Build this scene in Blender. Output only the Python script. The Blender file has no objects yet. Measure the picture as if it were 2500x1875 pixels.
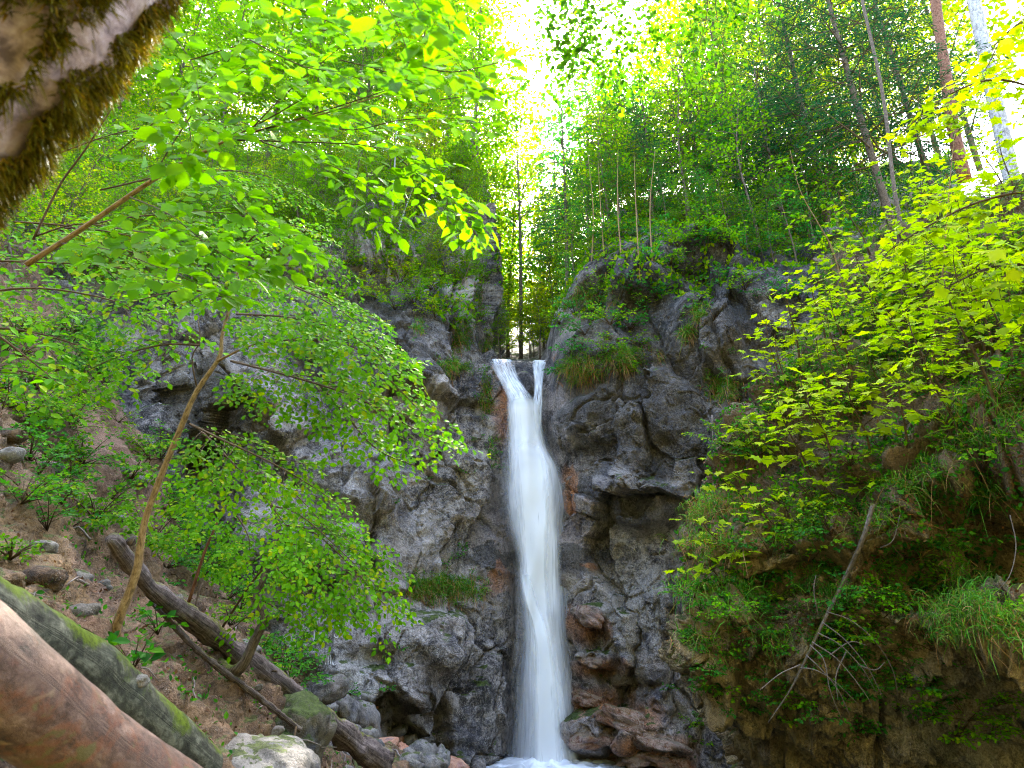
import bpy, math, random
import numpy as np
from mathutils import Vector
from mathutils.bvhtree import BVHTree

# ------------------------------------------------------------------ camera, world, sun, exposure
sc = bpy.context.scene
COL = sc.collection
PITCH = math.radians(22.0)
F = 626.0                       # focal length in pixels of the 1024 x 768 picture
CAM = np.array([0.0, 0.0, 1.6])
cd = bpy.data.cameras.new("camera"); cam = bpy.data.objects.new("camera", cd); COL.objects.link(cam)
cam.location = CAM; cam.rotation_euler = (math.pi/2 + PITCH, 0, 0)
cd.sensor_width = 36; cd.lens = 36*F/1024; cd.clip_end = 2000; cd.clip_start = 0.05
cd.dof.use_dof = True; cd.dof.focus_distance = 14; cd.dof.aperture_fstop = 3.6
sc.camera = cam
SUN_EL, SUN_AZ = 50.0, 3.0    # azimuth measured from +Y towards +X
w = bpy.data.worlds.new("World"); sc.world = w; w.use_nodes = True
nt = w.node_tree; bg = nt.nodes['Background']
sky = nt.nodes.new('ShaderNodeTexSky'); sky.sky_type = 'NISHITA'; sky.sun_disc = False
sky.sun_elevation = math.radians(SUN_EL); sky.sun_rotation = math.radians(SUN_AZ)
sky.air_density = 1.0; sky.dust_density = 4.0; sky.ozone_density = .6
nt.links.new(sky.outputs[0], bg.inputs[0]); bg.inputs[1].default_value = 0.15
sd = bpy.data.lights.new("sun", 'SUN'); sun = bpy.data.objects.new("sun", sd); COL.objects.link(sun)
sd.energy = 5.0; sd.angle = math.radians(0.5); sd.color = (1.0, 0.93, 0.78)
_el, _az = math.radians(SUN_EL), math.radians(SUN_AZ)
sdir = Vector((math.sin(_az)*math.cos(_el), math.cos(_az)*math.cos(_el), math.sin(_el)))
sun.rotation_euler = sdir.to_track_quat('Z', 'Y').to_euler(); sun.location = (0, 0, 60)
vs = sc.view_settings; vs.view_transform = 'Standard'; vs.look = 'None'; vs.gamma = 1; vs.exposure = 3.65
sc.cycles.use_denoising = True; sc.cycles.denoising_prefilter = 'NONE'; sc.cycles.pixel_filter_type = 'BLACKMAN_HARRIS'; sc.cycles.filter_width = 1.1
sc.cycles.max_bounces = 5; sc.cycles.diffuse_bounces = 2; sc.cycles.transmission_bounces = 4
sc.cycles.transparent_max_bounces = 24; sc.cycles.glossy_bounces = 2
sc.cycles.sample_clamp_indirect = 6; sc.cycles.caustics_reflective = False; sc.cycles.caustics_refractive = False

rng = np.random.default_rng(7); random.seed(7)

# ------------------------------------------------------------------ helpers
def P(px, py, Y):
    dx = (px-512)/F; dy = (384-py)/F
    d = np.array([dx, math.cos(PITCH)-dy*math.sin(PITCH), math.sin(PITCH)+dy*math.cos(PITCH)])
    return CAM + d*(Y/d[1])
def PP(pts): return np.array([P(*p) for p in pts])
def nrmz(a):
    return a/np.maximum(np.linalg.norm(a, axis=-1, keepdims=True), 1e-9)

def _hash(ix, iy, iz, seed=0):
    h = (ix.astype(np.int64)*374761393 + iy.astype(np.int64)*668265263 + iz.astype(np.int64)*2147483647 + seed*974711)
    h = (h ^ (h >> 13))*1274126177
    h = h & 0xffffffff; h = (h ^ (h >> 16))*2246822519 & 0xffffffff
    return ((h ^ (h >> 15)) & 0xffffff)/float(0xffffff)
def vnoise(p, seed=0):
    f = np.floor(p); t = p-f; t = t*t*t*(t*(t*6-15)+10)
    i = f.astype(np.int64); r = 0
    for dx in (0, 1):
        for dy in (0, 1):
            for dz in (0, 1):
                wgt = (t[..., 0] if dx else 1-t[..., 0])*(t[..., 1] if dy else 1-t[..., 1])*(t[..., 2] if dz else 1-t[..., 2])
                r = r + wgt*_hash(i[..., 0]+dx, i[..., 1]+dy, i[..., 2]+dz, seed)
    return r*2-1
def fbm(p, oct=5, seed=0, gain=.5, lac=2.03):
    a = 1; s = 0; q = p
    for k in range(oct):
        s = s + a*vnoise(q, seed+k*17); q = q*lac+3.7; a *= gain
    return s
def billow(p, oct=4, seed=0, gain=.5):
    a = 1; s = 0; q = p
    for k in range(oct):
        s = s + a*np.abs(vnoise(q, seed+k*31)); q = q*2.07+1.3; a *= gain
    return s
def worley(p, seed=0):
    f = np.floor(p).astype(np.int64); t = p-f
    d1 = np.full(p.shape[:-1], 9.0); d2 = d1.copy(); cid = np.zeros(p.shape[:-1])
    for dx in (-1, 0, 1):
        for dy in (-1, 0, 1):
            for dz in (-1, 0, 1):
                cx, cy, cz = f[..., 0]+dx, f[..., 1]+dy, f[..., 2]+dz
                ox = dx+_hash(cx, cy, cz, seed)-t[..., 0]; oy = dy+_hash(cx, cy, cz, seed+1)-t[..., 1]; oz = dz+_hash(cx, cy, cz, seed+2)-t[..., 2]
                d = np.sqrt(ox*ox+oy*oy+oz*oz); c = _hash(cx, cy, cz, seed+3)
                n1 = d < d1
                d2 = np.where(n1, d1, np.minimum(d2, d)); cid = np.where(n1, c, cid); d1 = np.where(n1, d, d1)
    return d1, d2, cid
def facets(p, seed=0, tilt=1.0):
    """angular fractured blocks: every Voronoi cell is a plane tilted its own way; also the distance to the nearest crack"""
    f = np.floor(p).astype(np.int64); t = p-f
    d1 = np.full(p.shape[:-1], 9.0); d2 = d1.copy(); h = np.zeros(p.shape[:-1])
    for dx in (-1, 0, 1):
        for dy in (-1, 0, 1):
            for dz in (-1, 0, 1):
                cx, cy, cz = f[..., 0]+dx, f[..., 1]+dy, f[..., 2]+dz
                ox = dx+_hash(cx, cy, cz, seed)-t[..., 0]; oy = dy+_hash(cx, cy, cz, seed+1)-t[..., 1]; oz = dz+_hash(cx, cy, cz, seed+2)-t[..., 2]
                d = np.sqrt(ox*ox+oy*oy+oz*oz)
                v = (_hash(cx, cy, cz, seed+3)-.5)+tilt*(ox*(_hash(cx, cy, cz, seed+4)-.5)+oz*(_hash(cx, cy, cz, seed+5)-.5)+oy*(_hash(cx, cy, cz, seed+6)-.5))*2
                n1 = d < d1; d2 = np.where(n1, d1, np.minimum(d2, d)); h = np.where(n1, v, h); d1 = np.where(n1, d, d1)
    return h, d2-d1
def sstep(a, b, x):
    t = np.clip((x-a)/(b-a), 0, 1); return t*t*(3-2*t)

def mesh_obj(name, V, faces, mat, parent=None, smooth=True, uv=None, attr=None):
    """faces: list of int arrays (n,k)"""
    me = bpy.data.meshes.new(name)
    V = np.asarray(V, dtype=np.float32)
    fs = [np.asarray(f, dtype=np.int32) for f in faces if len(f)]
    lt = np.concatenate([np.full(len(f), f.shape[1], np.int32) for f in fs])
    lv = np.concatenate([f.ravel() for f in fs])
    ls = np.concatenate([[0], np.cumsum(lt)[:-1]]).astype(np.int32)
    me.vertices.add(len(V)); me.vertices.foreach_set('co', V.ravel())
    me.loops.add(len(lv)); me.loops.foreach_set('vertex_index', lv)
    me.polygons.add(len(lt)); me.polygons.foreach_set('loop_start', ls); me.polygons.foreach_set('loop_total', lt)
    me.polygons.foreach_set('use_smooth', np.full(len(lt), smooth))
    if uv is not None:
        l = me.uv_layers.new(name='UVMap'); l.data.foreach_set('uv', np.asarray(uv, np.float32)[lv].ravel())
    if attr is not None:
        for an, av in attr.items():
            a = me.color_attributes.new(an, 'FLOAT_COLOR', 'POINT'); a.data.foreach_set('color', np.asarray(av, np.float32).ravel())
    me.update(calc_edges=True); me.validate()
    me.materials.append(mat)
    o = bpy.data.objects.new(name, me); COL.objects.link(o)
    if parent is not None: o.parent = parent
    return o
def tag(o, label, cat, group=None, kind=None):
    o['label'] = label; o['category'] = cat
    if group: o['group'] = group
    if kind: o['kind'] = kind
    return o
def thing(name, label, cat, loc=(0, 0, 0), group=None, kind=None):
    o = bpy.data.objects.new(name, None); COL.objects.link(o); o.location = [float(c) for c in loc]; o.empty_display_size = .2
    return tag(o, label, cat, group, kind)
def dup(root, loc, rotz=0, scale=1, label=None, group=None, tilt=(0, 0)):
    r = root.copy(); COL.objects.link(r); r.location = [float(c) for c in loc]; r.rotation_euler = (tilt[0], tilt[1], rotz)
    r.scale = (scale, scale, scale) if not hasattr(scale, '__len__') else scale
    if label: r['label'] = label
    if group: r['group'] = group
    for ch in list(root.children):
        c = ch.copy(); COL.objects.link(c); c.parent = r
    return r

class Acc:
    """collects geometry for ONE mesh"""
    def __init__(s): s.V = []; s.F = {}; s.n = 0; s.uv = []
    def add(s, V, faces, uv=None):
        V = np.asarray(V).reshape(-1, 3)
        for f in faces:
            f = np.asarray(f)
            if len(f): s.F.setdefault(f.shape[1], []).append(f+s.n)
        s.V.append(V); s.n += len(V)
        s.uv.append(np.zeros((len(V), 2)) if uv is None else uv)
    def build(s, name, mat, parent=None, smooth=True, origin=None):
        if not s.n: return None
        V = np.concatenate(s.V)
        if origin is not None: V = V-np.asarray(origin)
        return mesh_obj(name, V, [np.concatenate(v) for v in s.F.values()], mat, parent, smooth, np.concatenate(s.uv))

def smooth_path(pts, n):
    pts = np.asarray(pts, float)
    if len(pts) == 2: 
        t = np.linspace(0, 1, n)[:, None]; return pts[0]*(1-t)+pts[1]*t
    Q = np.vstack([2*pts[0]-pts[1], pts, 2*pts[-1]-pts[-2]])
    u = np.linspace(0, len(pts)-1-1e-6, n); i = u.astype(int); t = (u-i)[:, None]
    p0, p1, p2, p3 = Q[i], Q[i+1], Q[i+2], Q[i+3]
    return .5*((2*p1)+(-p0+p2)*t+(2*p0-5*p1+4*p2-p3)*t*t+(-p0+3*p1-3*p2+p3)*t**3)
def tube(acc, path, radii, sides=6, cap=True, wob=0, seed=0):
    path = np.asarray(path, float); n = len(path)
    radii = np.interp(np.linspace(0, 1, n), np.linspace(0, 1, len(radii)), radii) if len(radii) != n else np.asarray(radii, float)
    T = nrmz(np.gradient(path, axis=0)); ref = np.array([0, 0, 1.0])
    if abs(T[:, 2]).mean() > .8: ref = np.array([1.0, 0, 0])
    A = nrmz(np.cross(T, ref)); B = np.cross(T, A)
    a = np.arange(sides)*2*math.pi/sides
    V = path[:, None]+radii[:, None, None]*(np.cos(a)[None, :, None]*A[:, None]+np.sin(a)[None, :, None]*B[:, None])
    if wob:
        d = nrmz(V-path[:, None]); V = V+d*(radii[:, None]*wob*fbm(V/max(radii.max(), .02)*.8+seed, 3, seed))[..., None]
    i, j = np.meshgrid(np.arange(n-1), np.arange(sides), indexing='ij'); j2 = (j+1) % sides
    Fq = np.stack([i*sides+j, i*sides+j2, (i+1)*sides+j2, (i+1)*sides+j], -1).reshape(-1, 4)
    L = np.concatenate([[0], np.cumsum(np.linalg.norm(np.diff(path, axis=0), axis=1))])
    uv = np.stack(np.broadcast_arrays(a[None, :]/(2*math.pi), L[:, None]), -1).reshape(-1, 2)
    V = V.reshape(-1, 3); faces = [Fq]
    if cap:
        c0 = len(V); V = np.vstack([V, path[0], path[-1]]); uv = np.vstack([uv, uv[0], uv[-1]])
        k = np.arange(sides); k2 = (k+1) % sides
        faces += [np.stack([np.full(sides, c0), k2, k], -1), np.stack([np.full(sides, c0+1), (n-1)*sides+k, (n-1)*sides+k2], -1)]
    acc.add(V, faces, uv)

# leaf outlines (x along the leaf, y across, z fold)
OV = (np.array([(0, 0, 0), (.22, .24, .06), (.58, .29, .07), (1, 0, -.03), (.58, -.29, .07), (.22, -.24, .06), (.5, 0, 0)]),
      [np.array([(0, 6, 2, 1), (6, 3, 2, 2)][0:1]), np.array([(6, 3, 2), (6, 4, 3)]), np.array([(0, 5, 4, 6)])])
RH = (np.array([(0, 0, 0), (.5, .3, .05), (1, 0, 0), (.5, -.3, .05)]), [np.array([(0, 2, 1), (0, 3, 2)])])
_ma = [(-1.0, .38), (-.82, .62), (-.62, .42), (-.5, .72), (-.36, .60), (-.28, .95), (-.16, .62), (-.07, .9), (0, 1.1)]
_mo = []
for a_, r_ in [(math.pi*.93, .25), (math.pi*.72, .55), (math.pi*.60, .42), (math.pi*.45, .62), (math.pi*.37, .88), (math.pi*.27, .60), (math.pi*.16, .66), (math.pi*.08, .62), (0, 1.02)]:
    _mo.append((a_, r_))
_out = [(r*math.cos(a), r*math.sin(a)) for a, r in _mo]; _out += [(x, -y) for x, y in _out[-2::-1]]
_mv = [(0.0, 0.0, 0.0)] + [(x*.62+.05, y*.62, -.10*abs(y)+(.03 if k % 2 else -.02)) for k, (x, y) in enumerate(_out)]
MP = (np.array(_mv), [np.array([(0, k+2, k+1) for k in range(len(_out)-1)]+[(0, 1, len(_out))])])
ND = (np.array([(0, 0, 0), (.5, .09, .0), (1, 0, 0), (.5, -.09, .0)]), [np.array([(0, 1, 2, 3)])])

def leaves(acc, pos, d, n, size, shape=OV):
    pos = np.asarray(pos); N = len(pos)
    if N == 0: return
    d = nrmz(np.asarray(d)); n = np.asarray(n); size = np.broadcast_to(size, (N,))
    b = nrmz(np.cross(n, d)); n = np.cross(d, b)
    S, fs = shape
    V = pos[:, None]+size[:, None, None]*(S[None, :, 0:1]*d[:, None]+S[None, :, 1:2]*b[:, None]+S[None, :, 2:3]*n[:, None])
    off = (np.arange(N)*len(S))[:, None, None]
    acc.add(V.reshape(-1, 3), [(f[None]+off).reshape(-1, f.shape[1]) for f in fs])

def grow(lacc, bacc, path, r0, r1, twig_len, twig_step, leaf, leaf_step, up=(0, 0, 1), droop=.25, start=.1,
         levels=2, shape=OV, jit=.35, sides=5, ang=48, tip=True, minr=.0012, skip=0.0, leafdrop=.15):
    """a woody path with side twigs in one plane, each twig carrying leaves alternately: a flat spray"""
    path = np.asarray(path); up = np.asarray(up, float)
    if bacc is not None and r0 > 0: tube(bacc, path, [r0, r1], sides)
    L = np.concatenate([[0], np.cumsum(np.linalg.norm(np.diff(path, axis=0), axis=1))]); T = L[-1]
    tang = nrmz(np.gradient(path, axis=0))
    if levels == 0:
        s = np.arange(T*start+leaf_step*rng.random(), T, leaf_step)
        if tip: s = np.append(s, T)
        pos = np.stack([np.interp(s, L, path[:, k]) for k in range(3)], -1); t = nrmz(np.stack([np.interp(s, L, tang[:, k]) for k in range(3)], -1))
        side = nrmz(np.cross(t, up)); sg = np.where(np.arange(len(s)) % 2, 1, -1)[:, None]
        sgn = sg.copy().astype(float)
        if tip: sgn[-1] = 0
        d = t*.62+side*sgn*.75+rng.normal(0, jit*.45, (len(s), 3)); d[:, 2] -= leafdrop
        nn = up+rng.normal(0, jit, (len(s), 3))
        keep = rng.random(len(s)) >= skip
        leaves(lacc, pos[keep], d[keep], nn[keep], (leaf*rng.uniform(.5, 1.2, len(s)))[keep], shape)
        return
    k = 0; s = T*start
    while s < T:
        f = s/T
        p = np.array([np.interp(s, L, path[:, c]) for c in range(3)]); t = np.array([np.interp(s, L, tang[:, c]) for c in range(3)])
        side = np.cross(t, up); side /= np.linalg.norm(side)+1e-9
        sg = 1 if k % 2 else -1; k += 1
        a = math.radians(ang+rng.normal(0, 9))
        ln = twig_len*(1.12-.85*f**1.3)*(.45+.55*min(1, f/.25))*rng.uniform(.7, 1.2)
        d = t*math.cos(a)+side*sg*math.sin(a)+up*rng.normal(.02, .12); d /= np.linalg.norm(d)
        q = np.linspace(0, 1, 5)[:, None]
        tw = p+d*q*ln+np.array([0, 0, -1.0])*droop*ln*q**2+t*.12*ln*q**2
        rr = max(minr, (r0*(1-f)+r1*f)*.45)
        if levels > 1 and ln > leaf*4:
            grow(lacc, bacc, tw, rr, minr, ln*.45, leaf_step*2.3, leaf, leaf_step, up, droop, .12, levels-1, shape, jit, 3, ang, True, minr, skip, leafdrop)
        else:
            if bacc is not None and rr > .002: tube(bacc, tw, [rr, minr], 3, cap=False)
            grow(lacc, None, tw, 0, 0, 0, 0, leaf, leaf_step, up, droop, .05, 0, shape, jit, 3, ang, True, minr, skip, leafdrop)
        s += twig_step*rng.uniform(.75, 1.25)
    grow(lacc, None, path[int(len(path)*.6):], 0, 0, 0, 0, leaf, leaf_step, up, droop, .0, 0, shape, jit, 3, ang, True, minr, skip, leafdrop)

def blades(acc, pos, d, length, width, droop):
    N = len(pos)
    if N == 0: return
    d = nrmz(d); length = np.broadcast_to(length, (N,)); width = np.broadcast_to(width, (N,)); droop = np.broadcast_to(droop, (N,))
    side = nrmz(np.cross(d, rng.normal(0, 1, (N, 3)))); q = np.array([0, .3, .62, .85]); wv = np.array([1, .9, .6, .3])
    c = pos[:, None]+d[:, None]*(q*1)[None, :, None]*length[:, None, None]; c[..., 2] -= (droop*length)[:, None]*q**2
    Vl = c-side[:, None]*(wv[None]*width[:, None]*.5)[..., None]; Vr = c+side[:, None]*(wv[None]*width[:, None]*.5)[..., None]
    tipp = pos+d*length[:, None]; tipp[:, 2] -= droop*length
    V = np.concatenate([Vl, Vr, tipp[:, None]], 1); off = (np.arange(N)*9)[:, None, None]
    fq = np.array([(0, 4, 5, 1), (1, 5, 6, 2), (2, 6, 7, 3)]); ft = np.array([(3, 7, 8)])
    acc.add(V.reshape(-1, 3), [(fq[None]+off).reshape(-1, 4), (ft[None]+off).reshape(-1, 3)])

# ------------------------------------------------------------------ materials
def nodes(name):
    m = bpy.data.materials.new(name); m.use_nodes = True; t = m.node_tree
    return m, t, t.nodes, t.links, t.nodes['Principled BSDF']
def N(t, typ, **kw):
    n = t.nodes.new(typ)
    for k, v in kw.items():
        if k in n.inputs: n.inputs[k].default_value = v
        else: setattr(n, k, v)
    return n
def ramp(t, fac, stops, interp='LINEAR'):
    r = t.nodes.new('ShaderNodeValToRGB'); r.color_ramp.interpolation = interp
    e = r.color_ramp.elements
    while len(e) > 1: e.remove(e[-1])
    e[0].position = stops[0][0]; e[0].color = (*stops[0][1], 1)
    for p, c in stops[1:]:
        x = e.new(p); x.color = (*c, 1)
    t.links.new(fac, r.inputs[0]); return r.outputs[0]
def g(v): return (v, v, v)
def noise(t, vec, scale, detail=6, rough=.6, dist=0):
    n = N(t, 'ShaderNodeTexNoise'); n.inputs['Scale'].default_value = scale; n.inputs['Detail'].default_value = detail
    n.inputs['Roughness'].default_value = rough; n.inputs['Distortion'].default_value = dist
    if vec is not None: t.links.new(vec, n.inputs['Vector'])
    return n.outputs['Fac']
def mixc(t, fac, a, b, mode='MIX'):
    m = t.nodes.new('ShaderNodeMix'); m.data_type = 'RGBA'; m.blend_type = mode
    for s, v in ((m.inputs[0], fac), (m.inputs[6], a), (m.inputs[7], b)):
        if isinstance(v, (int, float)): s.default_value = v
        elif isinstance(v, tuple): s.default_value = (*v, 1)
        else: t.links.new(v, s)
    return m.outputs[2]
def mth(t, op, a, b=0.0):
    m = t.nodes.new('ShaderNodeMath'); m.operation = op
    for s, v in ((m.inputs[0], a), (m.inputs[1], b)):
        if isinstance(v, (int, float)): s.default_value = v
        else: t.links.new(v, s)
    return m.outputs[0]
def geo(t): return t.nodes.new('ShaderNodeNewGeometry')

def leaf_mat(name, cols, tcol=None, trans=.5, rough=.5, spec=.07):
    m, t, nd, lk, b = nodes(name)
    gi = geo(t); rnd = gi.outputs['Random Per Island']
    c = ramp(t, rnd, [(i/(len(cols)-1), k) for i, k in enumerate(cols)])
    v = noise(t, gi.outputs['Position'], 1.1, 2)
    c = mixc(t, 1.0, c, ramp(t, v, [(.32, g(.72)), (.68, g(1.25))]), 'MULTIPLY')
    lk.new(c, b.inputs['Base Color']); b.inputs['Roughness'].default_value = rough
    b.inputs['Specular IOR Level'].default_value = spec
    tr = nd.new('ShaderNodeBsdfTranslucent')
    lk.new(mixc(t, 1.0, c, tcol or (1.15, 1.25, .3), 'MULTIPLY'), tr.inputs[0])
    mx = nd.new('ShaderNodeMixShader'); mx.inputs[0].default_value = trans
    lk.new(b.outputs[0], mx.inputs[1]); lk.new(tr.outputs[0], mx.inputs[2]); lk.new(mx.outputs[0], nd['Material Output'].inputs[0])
    return m
M = {}
M['beech'] = leaf_mat('beech_leaf', [(.05, .19, .003), (.10, .30, .003), (.16, .40, .003), (.12, .33, .008), (.15, .38, .003), (.34, .42, .003)], tcol=(1.15, 1.25, .3))
M['beech_near'] = leaf_mat('beech_near', [(.09, .25, .002), (.13, .33, .002), (.19, .40, .003)], trans=.6, tcol=(1.15, 1.25, .3))
M['lime'] = leaf_mat('lime_leaf', [(.03, .12, .005), (.07, .21, .005), (.14, .29, .006)], trans=.5)
M['maple'] = leaf_mat('maple_leaf', [(.24, .40, .003), (.34, .48, .003), (.46, .54, .004)], trans=.5)
M['shrub'] = leaf_mat('shrub_leaf', [(.05, .19, .010), (.10, .29, .006), (.19, .37, .005), (.34, .42, .005)])
M['herb'] = leaf_mat('herb_leaf', [(.02, .14, .02), (.05, .23, .02), (.11, .31, .01)])
M['forest'] = leaf_mat('forest_leaf', [(.07, .22, .008), (.14, .33, .006), (.22, .40, .005)], trans=.55)
M['forest_sunlit'] = leaf_mat('forest_sunlit_leaf', [(.17, .36, .005), (.30, .42, .005), (.46, .44, .006)], trans=.6)  # lit variant of the forest leaf: yellow sun glow put into the colour
M['forest_cool'] = leaf_mat('forest_cool_leaf', [(.02, .16, .04), (.04, .25, .06), (.09, .32, .03)], trans=.5)
M['needle'] = leaf_mat('needle', [(.012, .07, .035), (.02, .11, .05), (.03, .16, .05)], tcol=(1.1, 1.2, .8), trans=.3)
M['needle_green'] = leaf_mat('needle_green', [(.03, .12, .03), (.05, .18, .03), (.09, .24, .02)], trans=.35)
M['grass'] = leaf_mat('grass_blade', [(.05, .20, .03), (.08, .28, .03), (.15, .33, .03), (.26, .25, .07)], trans=.4)
M['straw'] = leaf_mat('dry_grass', [(.30, .13, .04), (.38, .20, .07), (.42, .30, .14)], trans=.3, tcol=(1.1, 1, .8))
M['mosstuft'] = leaf_mat('moss_tuft', [(.05, .045, .003), (.11, .10, .004), (.18, .16, .006), (.20, .11, .008)], trans=.25, spec=.1, tcol=(1.2, 1.1, .5))
M['leaflitter'] = leaf_mat('leaf_litter', [(.08, .035, .015), (.14, .07, .035), (.24, .17, .11), (.20, .09, .03)], trans=.15, tcol=(1, 1, 1))

def rock_mat(name, dark, mid, pale, moss=(.07, .10, .01), moss_lo=.45, moss_amt=1.0, lichen=.5, rough=.8, scale=1.0, bump=.6, brown=None, blue=(.10, .105, .15)):
    m, t, nd, lk, b = nodes(name)
    gi = geo(t); pos = gi.outputs['Position']
    n1 = noise(t, pos, .55*scale, 5, .62, .6); n2 = noise(t, pos, 3.1*scale, 6, .72, .8); n3 = noise(t, pos, 19*scale, 3, .75)
    f = mth(t, 'ADD', mth(t, 'MULTIPLY', n1, .55), mth(t, 'ADD', mth(t, 'MULTIPLY', n2, .6), mth(t, 'MULTIPLY', n3, .42)))
    c = ramp(t, f, [(.58, dark), (.70, mid), (.84, pale)])
    # vertical seep streaks
    mp = N(t, 'ShaderNodeMapping'); mp.inputs['Scale'].default_value = (2.2*scale, 2.2*scale, .22*scale); lk.new(pos, mp.inputs[0])
    st = noise(t, mp.outputs[0], 1.5, 6, .65, .5)
    c = mixc(t, ramp(t, st, [(.50, g(0)), (.66, g(.55))]), c, tuple(x*.45 for x in dark))
    c = mixc(t, ramp(t, noise(t, pos, .9*scale, 4, .6), [(.5, g(0)), (.68, g(.5))]), c, brown or (.17, .13, .10))
    bl = noise(t, pos, .75*scale+.1, 3, .55, .9)
    c = mixc(t, ramp(t, bl, [(.54, g(0)), (.68, g(.4))]), c, blue)
    # pale lichen speckle
    v = N(t, 'ShaderNodeTexVoronoi'); v.inputs['Scale'].default_value = 26*scale; lk.new(pos, v.inputs['Vector'])
    sp = mth(t, 'MULTIPLY', ramp(t, v.outputs['Distance'], [(.16, g(1)), (.30, g(0))]), ramp(t, noise(t, pos, 2.0*scale, 5, .7), [(.50, g(0)), (.60, g(1))]))
    c = mixc(t, mth(t, 'MULTIPLY', sp, lichen), c, (.55, .54, .50))
    # stains painted per vertex (rust, wet, pale, plus a painted overhang shadow) : colour + strength
    at = N(t, 'ShaderNodeAttribute'); at.attribute_name = 'stain_shade'
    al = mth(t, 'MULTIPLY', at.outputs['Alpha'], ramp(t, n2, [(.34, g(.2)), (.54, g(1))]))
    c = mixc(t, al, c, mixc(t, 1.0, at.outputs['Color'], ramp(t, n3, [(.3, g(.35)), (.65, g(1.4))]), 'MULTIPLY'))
    # moss where the stone faces up
    sx = nd.new('ShaderNodeSeparateXYZ'); lk.new(gi.outputs['Normal'], sx.inputs[0])
    mf = mth(t, 'ADD', sx.outputs[2], mth(t, 'MULTIPLY', mth(t, 'SUBTRACT', noise(t, pos, 1.7*scale, 6, .7), .5), 2.2))
    mf = ramp(t, mf, [(moss_lo, g(0)), (min(1, moss_lo+.3), g(1))])
    mc = ramp(t, noise(t, pos, 9*scale, 5, .7), [(.35, tuple(x*.35 for x in moss)), (.65, tuple(min(1, x*1.6) for x in moss))])
    c = mixc(t, mth(t, 'MULTIPLY', mf, moss_amt), c, mc)
    lk.new(c, b.inputs['Base Color'])
    lk.new(ramp(t, n2, [(.3, g(rough-.3)), (.7, g(rough+.1))]), b.inputs['Roughness'])
    b.inputs['Specular IOR Level'].default_value = .4
    cr = N(t, 'ShaderNodeTexVoronoi'); cr.feature = 'DISTANCE_TO_EDGE'; cr.inputs['Scale'].default_value = 2.1*scale
    wv = nd.new('ShaderNodeVectorMath'); wv.operation = 'ADD'; lk.new(pos, wv.inputs[0])
    nv = N(t, 'ShaderNodeTexNoise'); nv.inputs['Scale'].default_value = 1.3*scale; nv.inputs['Detail'].default_value = 4; lk.new(pos, nv.inputs['Vector']); lk.new(nv.outputs['Color'], wv.inputs[1]); lk.new(wv.outputs[0], cr.inputs['Vector'])
    ck = ramp(t, cr.outputs['Distance'], [(.0, g(0)), (.035, g(1))])
    h = mth(t, 'ADD', mth(t, 'ADD', mth(t, 'MULTIPLY', n2, 1.4), mth(t, 'MULTIPLY', n3, .45)), mth(t, 'MULTIPLY', ck, .10))
    bp = nd.new('ShaderNodeBump'); bp.inputs['Strength'].default_value = bump; bp.inputs['Distance'].default_value = .16/scale
    lk.new(h, bp.inputs['Height']); lk.new(bp.outputs[0], b.inputs['Normal'])
    return m
M['cliff'] = rock_mat('cliff_rock', (.009, .0085, .009), (.066, .058, .056), (.44, .39, .355), moss=(.06, .09, .01), moss_lo=.85, bump=1.0, lichen=.7)
M['darkrock'] = rock_mat('mossy_rock', (.014, .011, .006), (.085, .062, .028), (.36, .27, .14), moss=(.06, .08, .006), moss_lo=.50, lichen=.2, scale=2.2, bump=.9, brown=(.17, .10, .025), blue=(.06, .055, .045))
M['boulder'] = rock_mat('boulder_stone', (.02, .02, .018), (.08, .075, .07), (.24, .22, .20), moss=(.05, .07, .008), moss_lo=.95, scale=3.5, bump=.6)
M['mossboulder'] = rock_mat('moss_boulder', (.02, .02, .014), (.06, .055, .04), (.17, .15, .11), moss=(.04, .065, .004), moss_lo=.28, scale=3.5, bump=.6)
M['redstone'] = rock_mat('red_stone', (.20, .07, .035), (.36, .15, .08), (.46, .26, .17), moss_amt=0, lichen=.1, scale=3.5, bump=.5, brown=(.30, .10, .05))
M['soil'] = rock_mat('slope_soil', (.016, .008, .004), (.078, .043, .02), (.25, .155, .085), moss=(.07, .10, .012), moss_lo=.92, moss_amt=.8, lichen=.5, scale=3.0, bump=.9, brown=(.24, .12, .06), blue=(.10, .055, .04))

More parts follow.
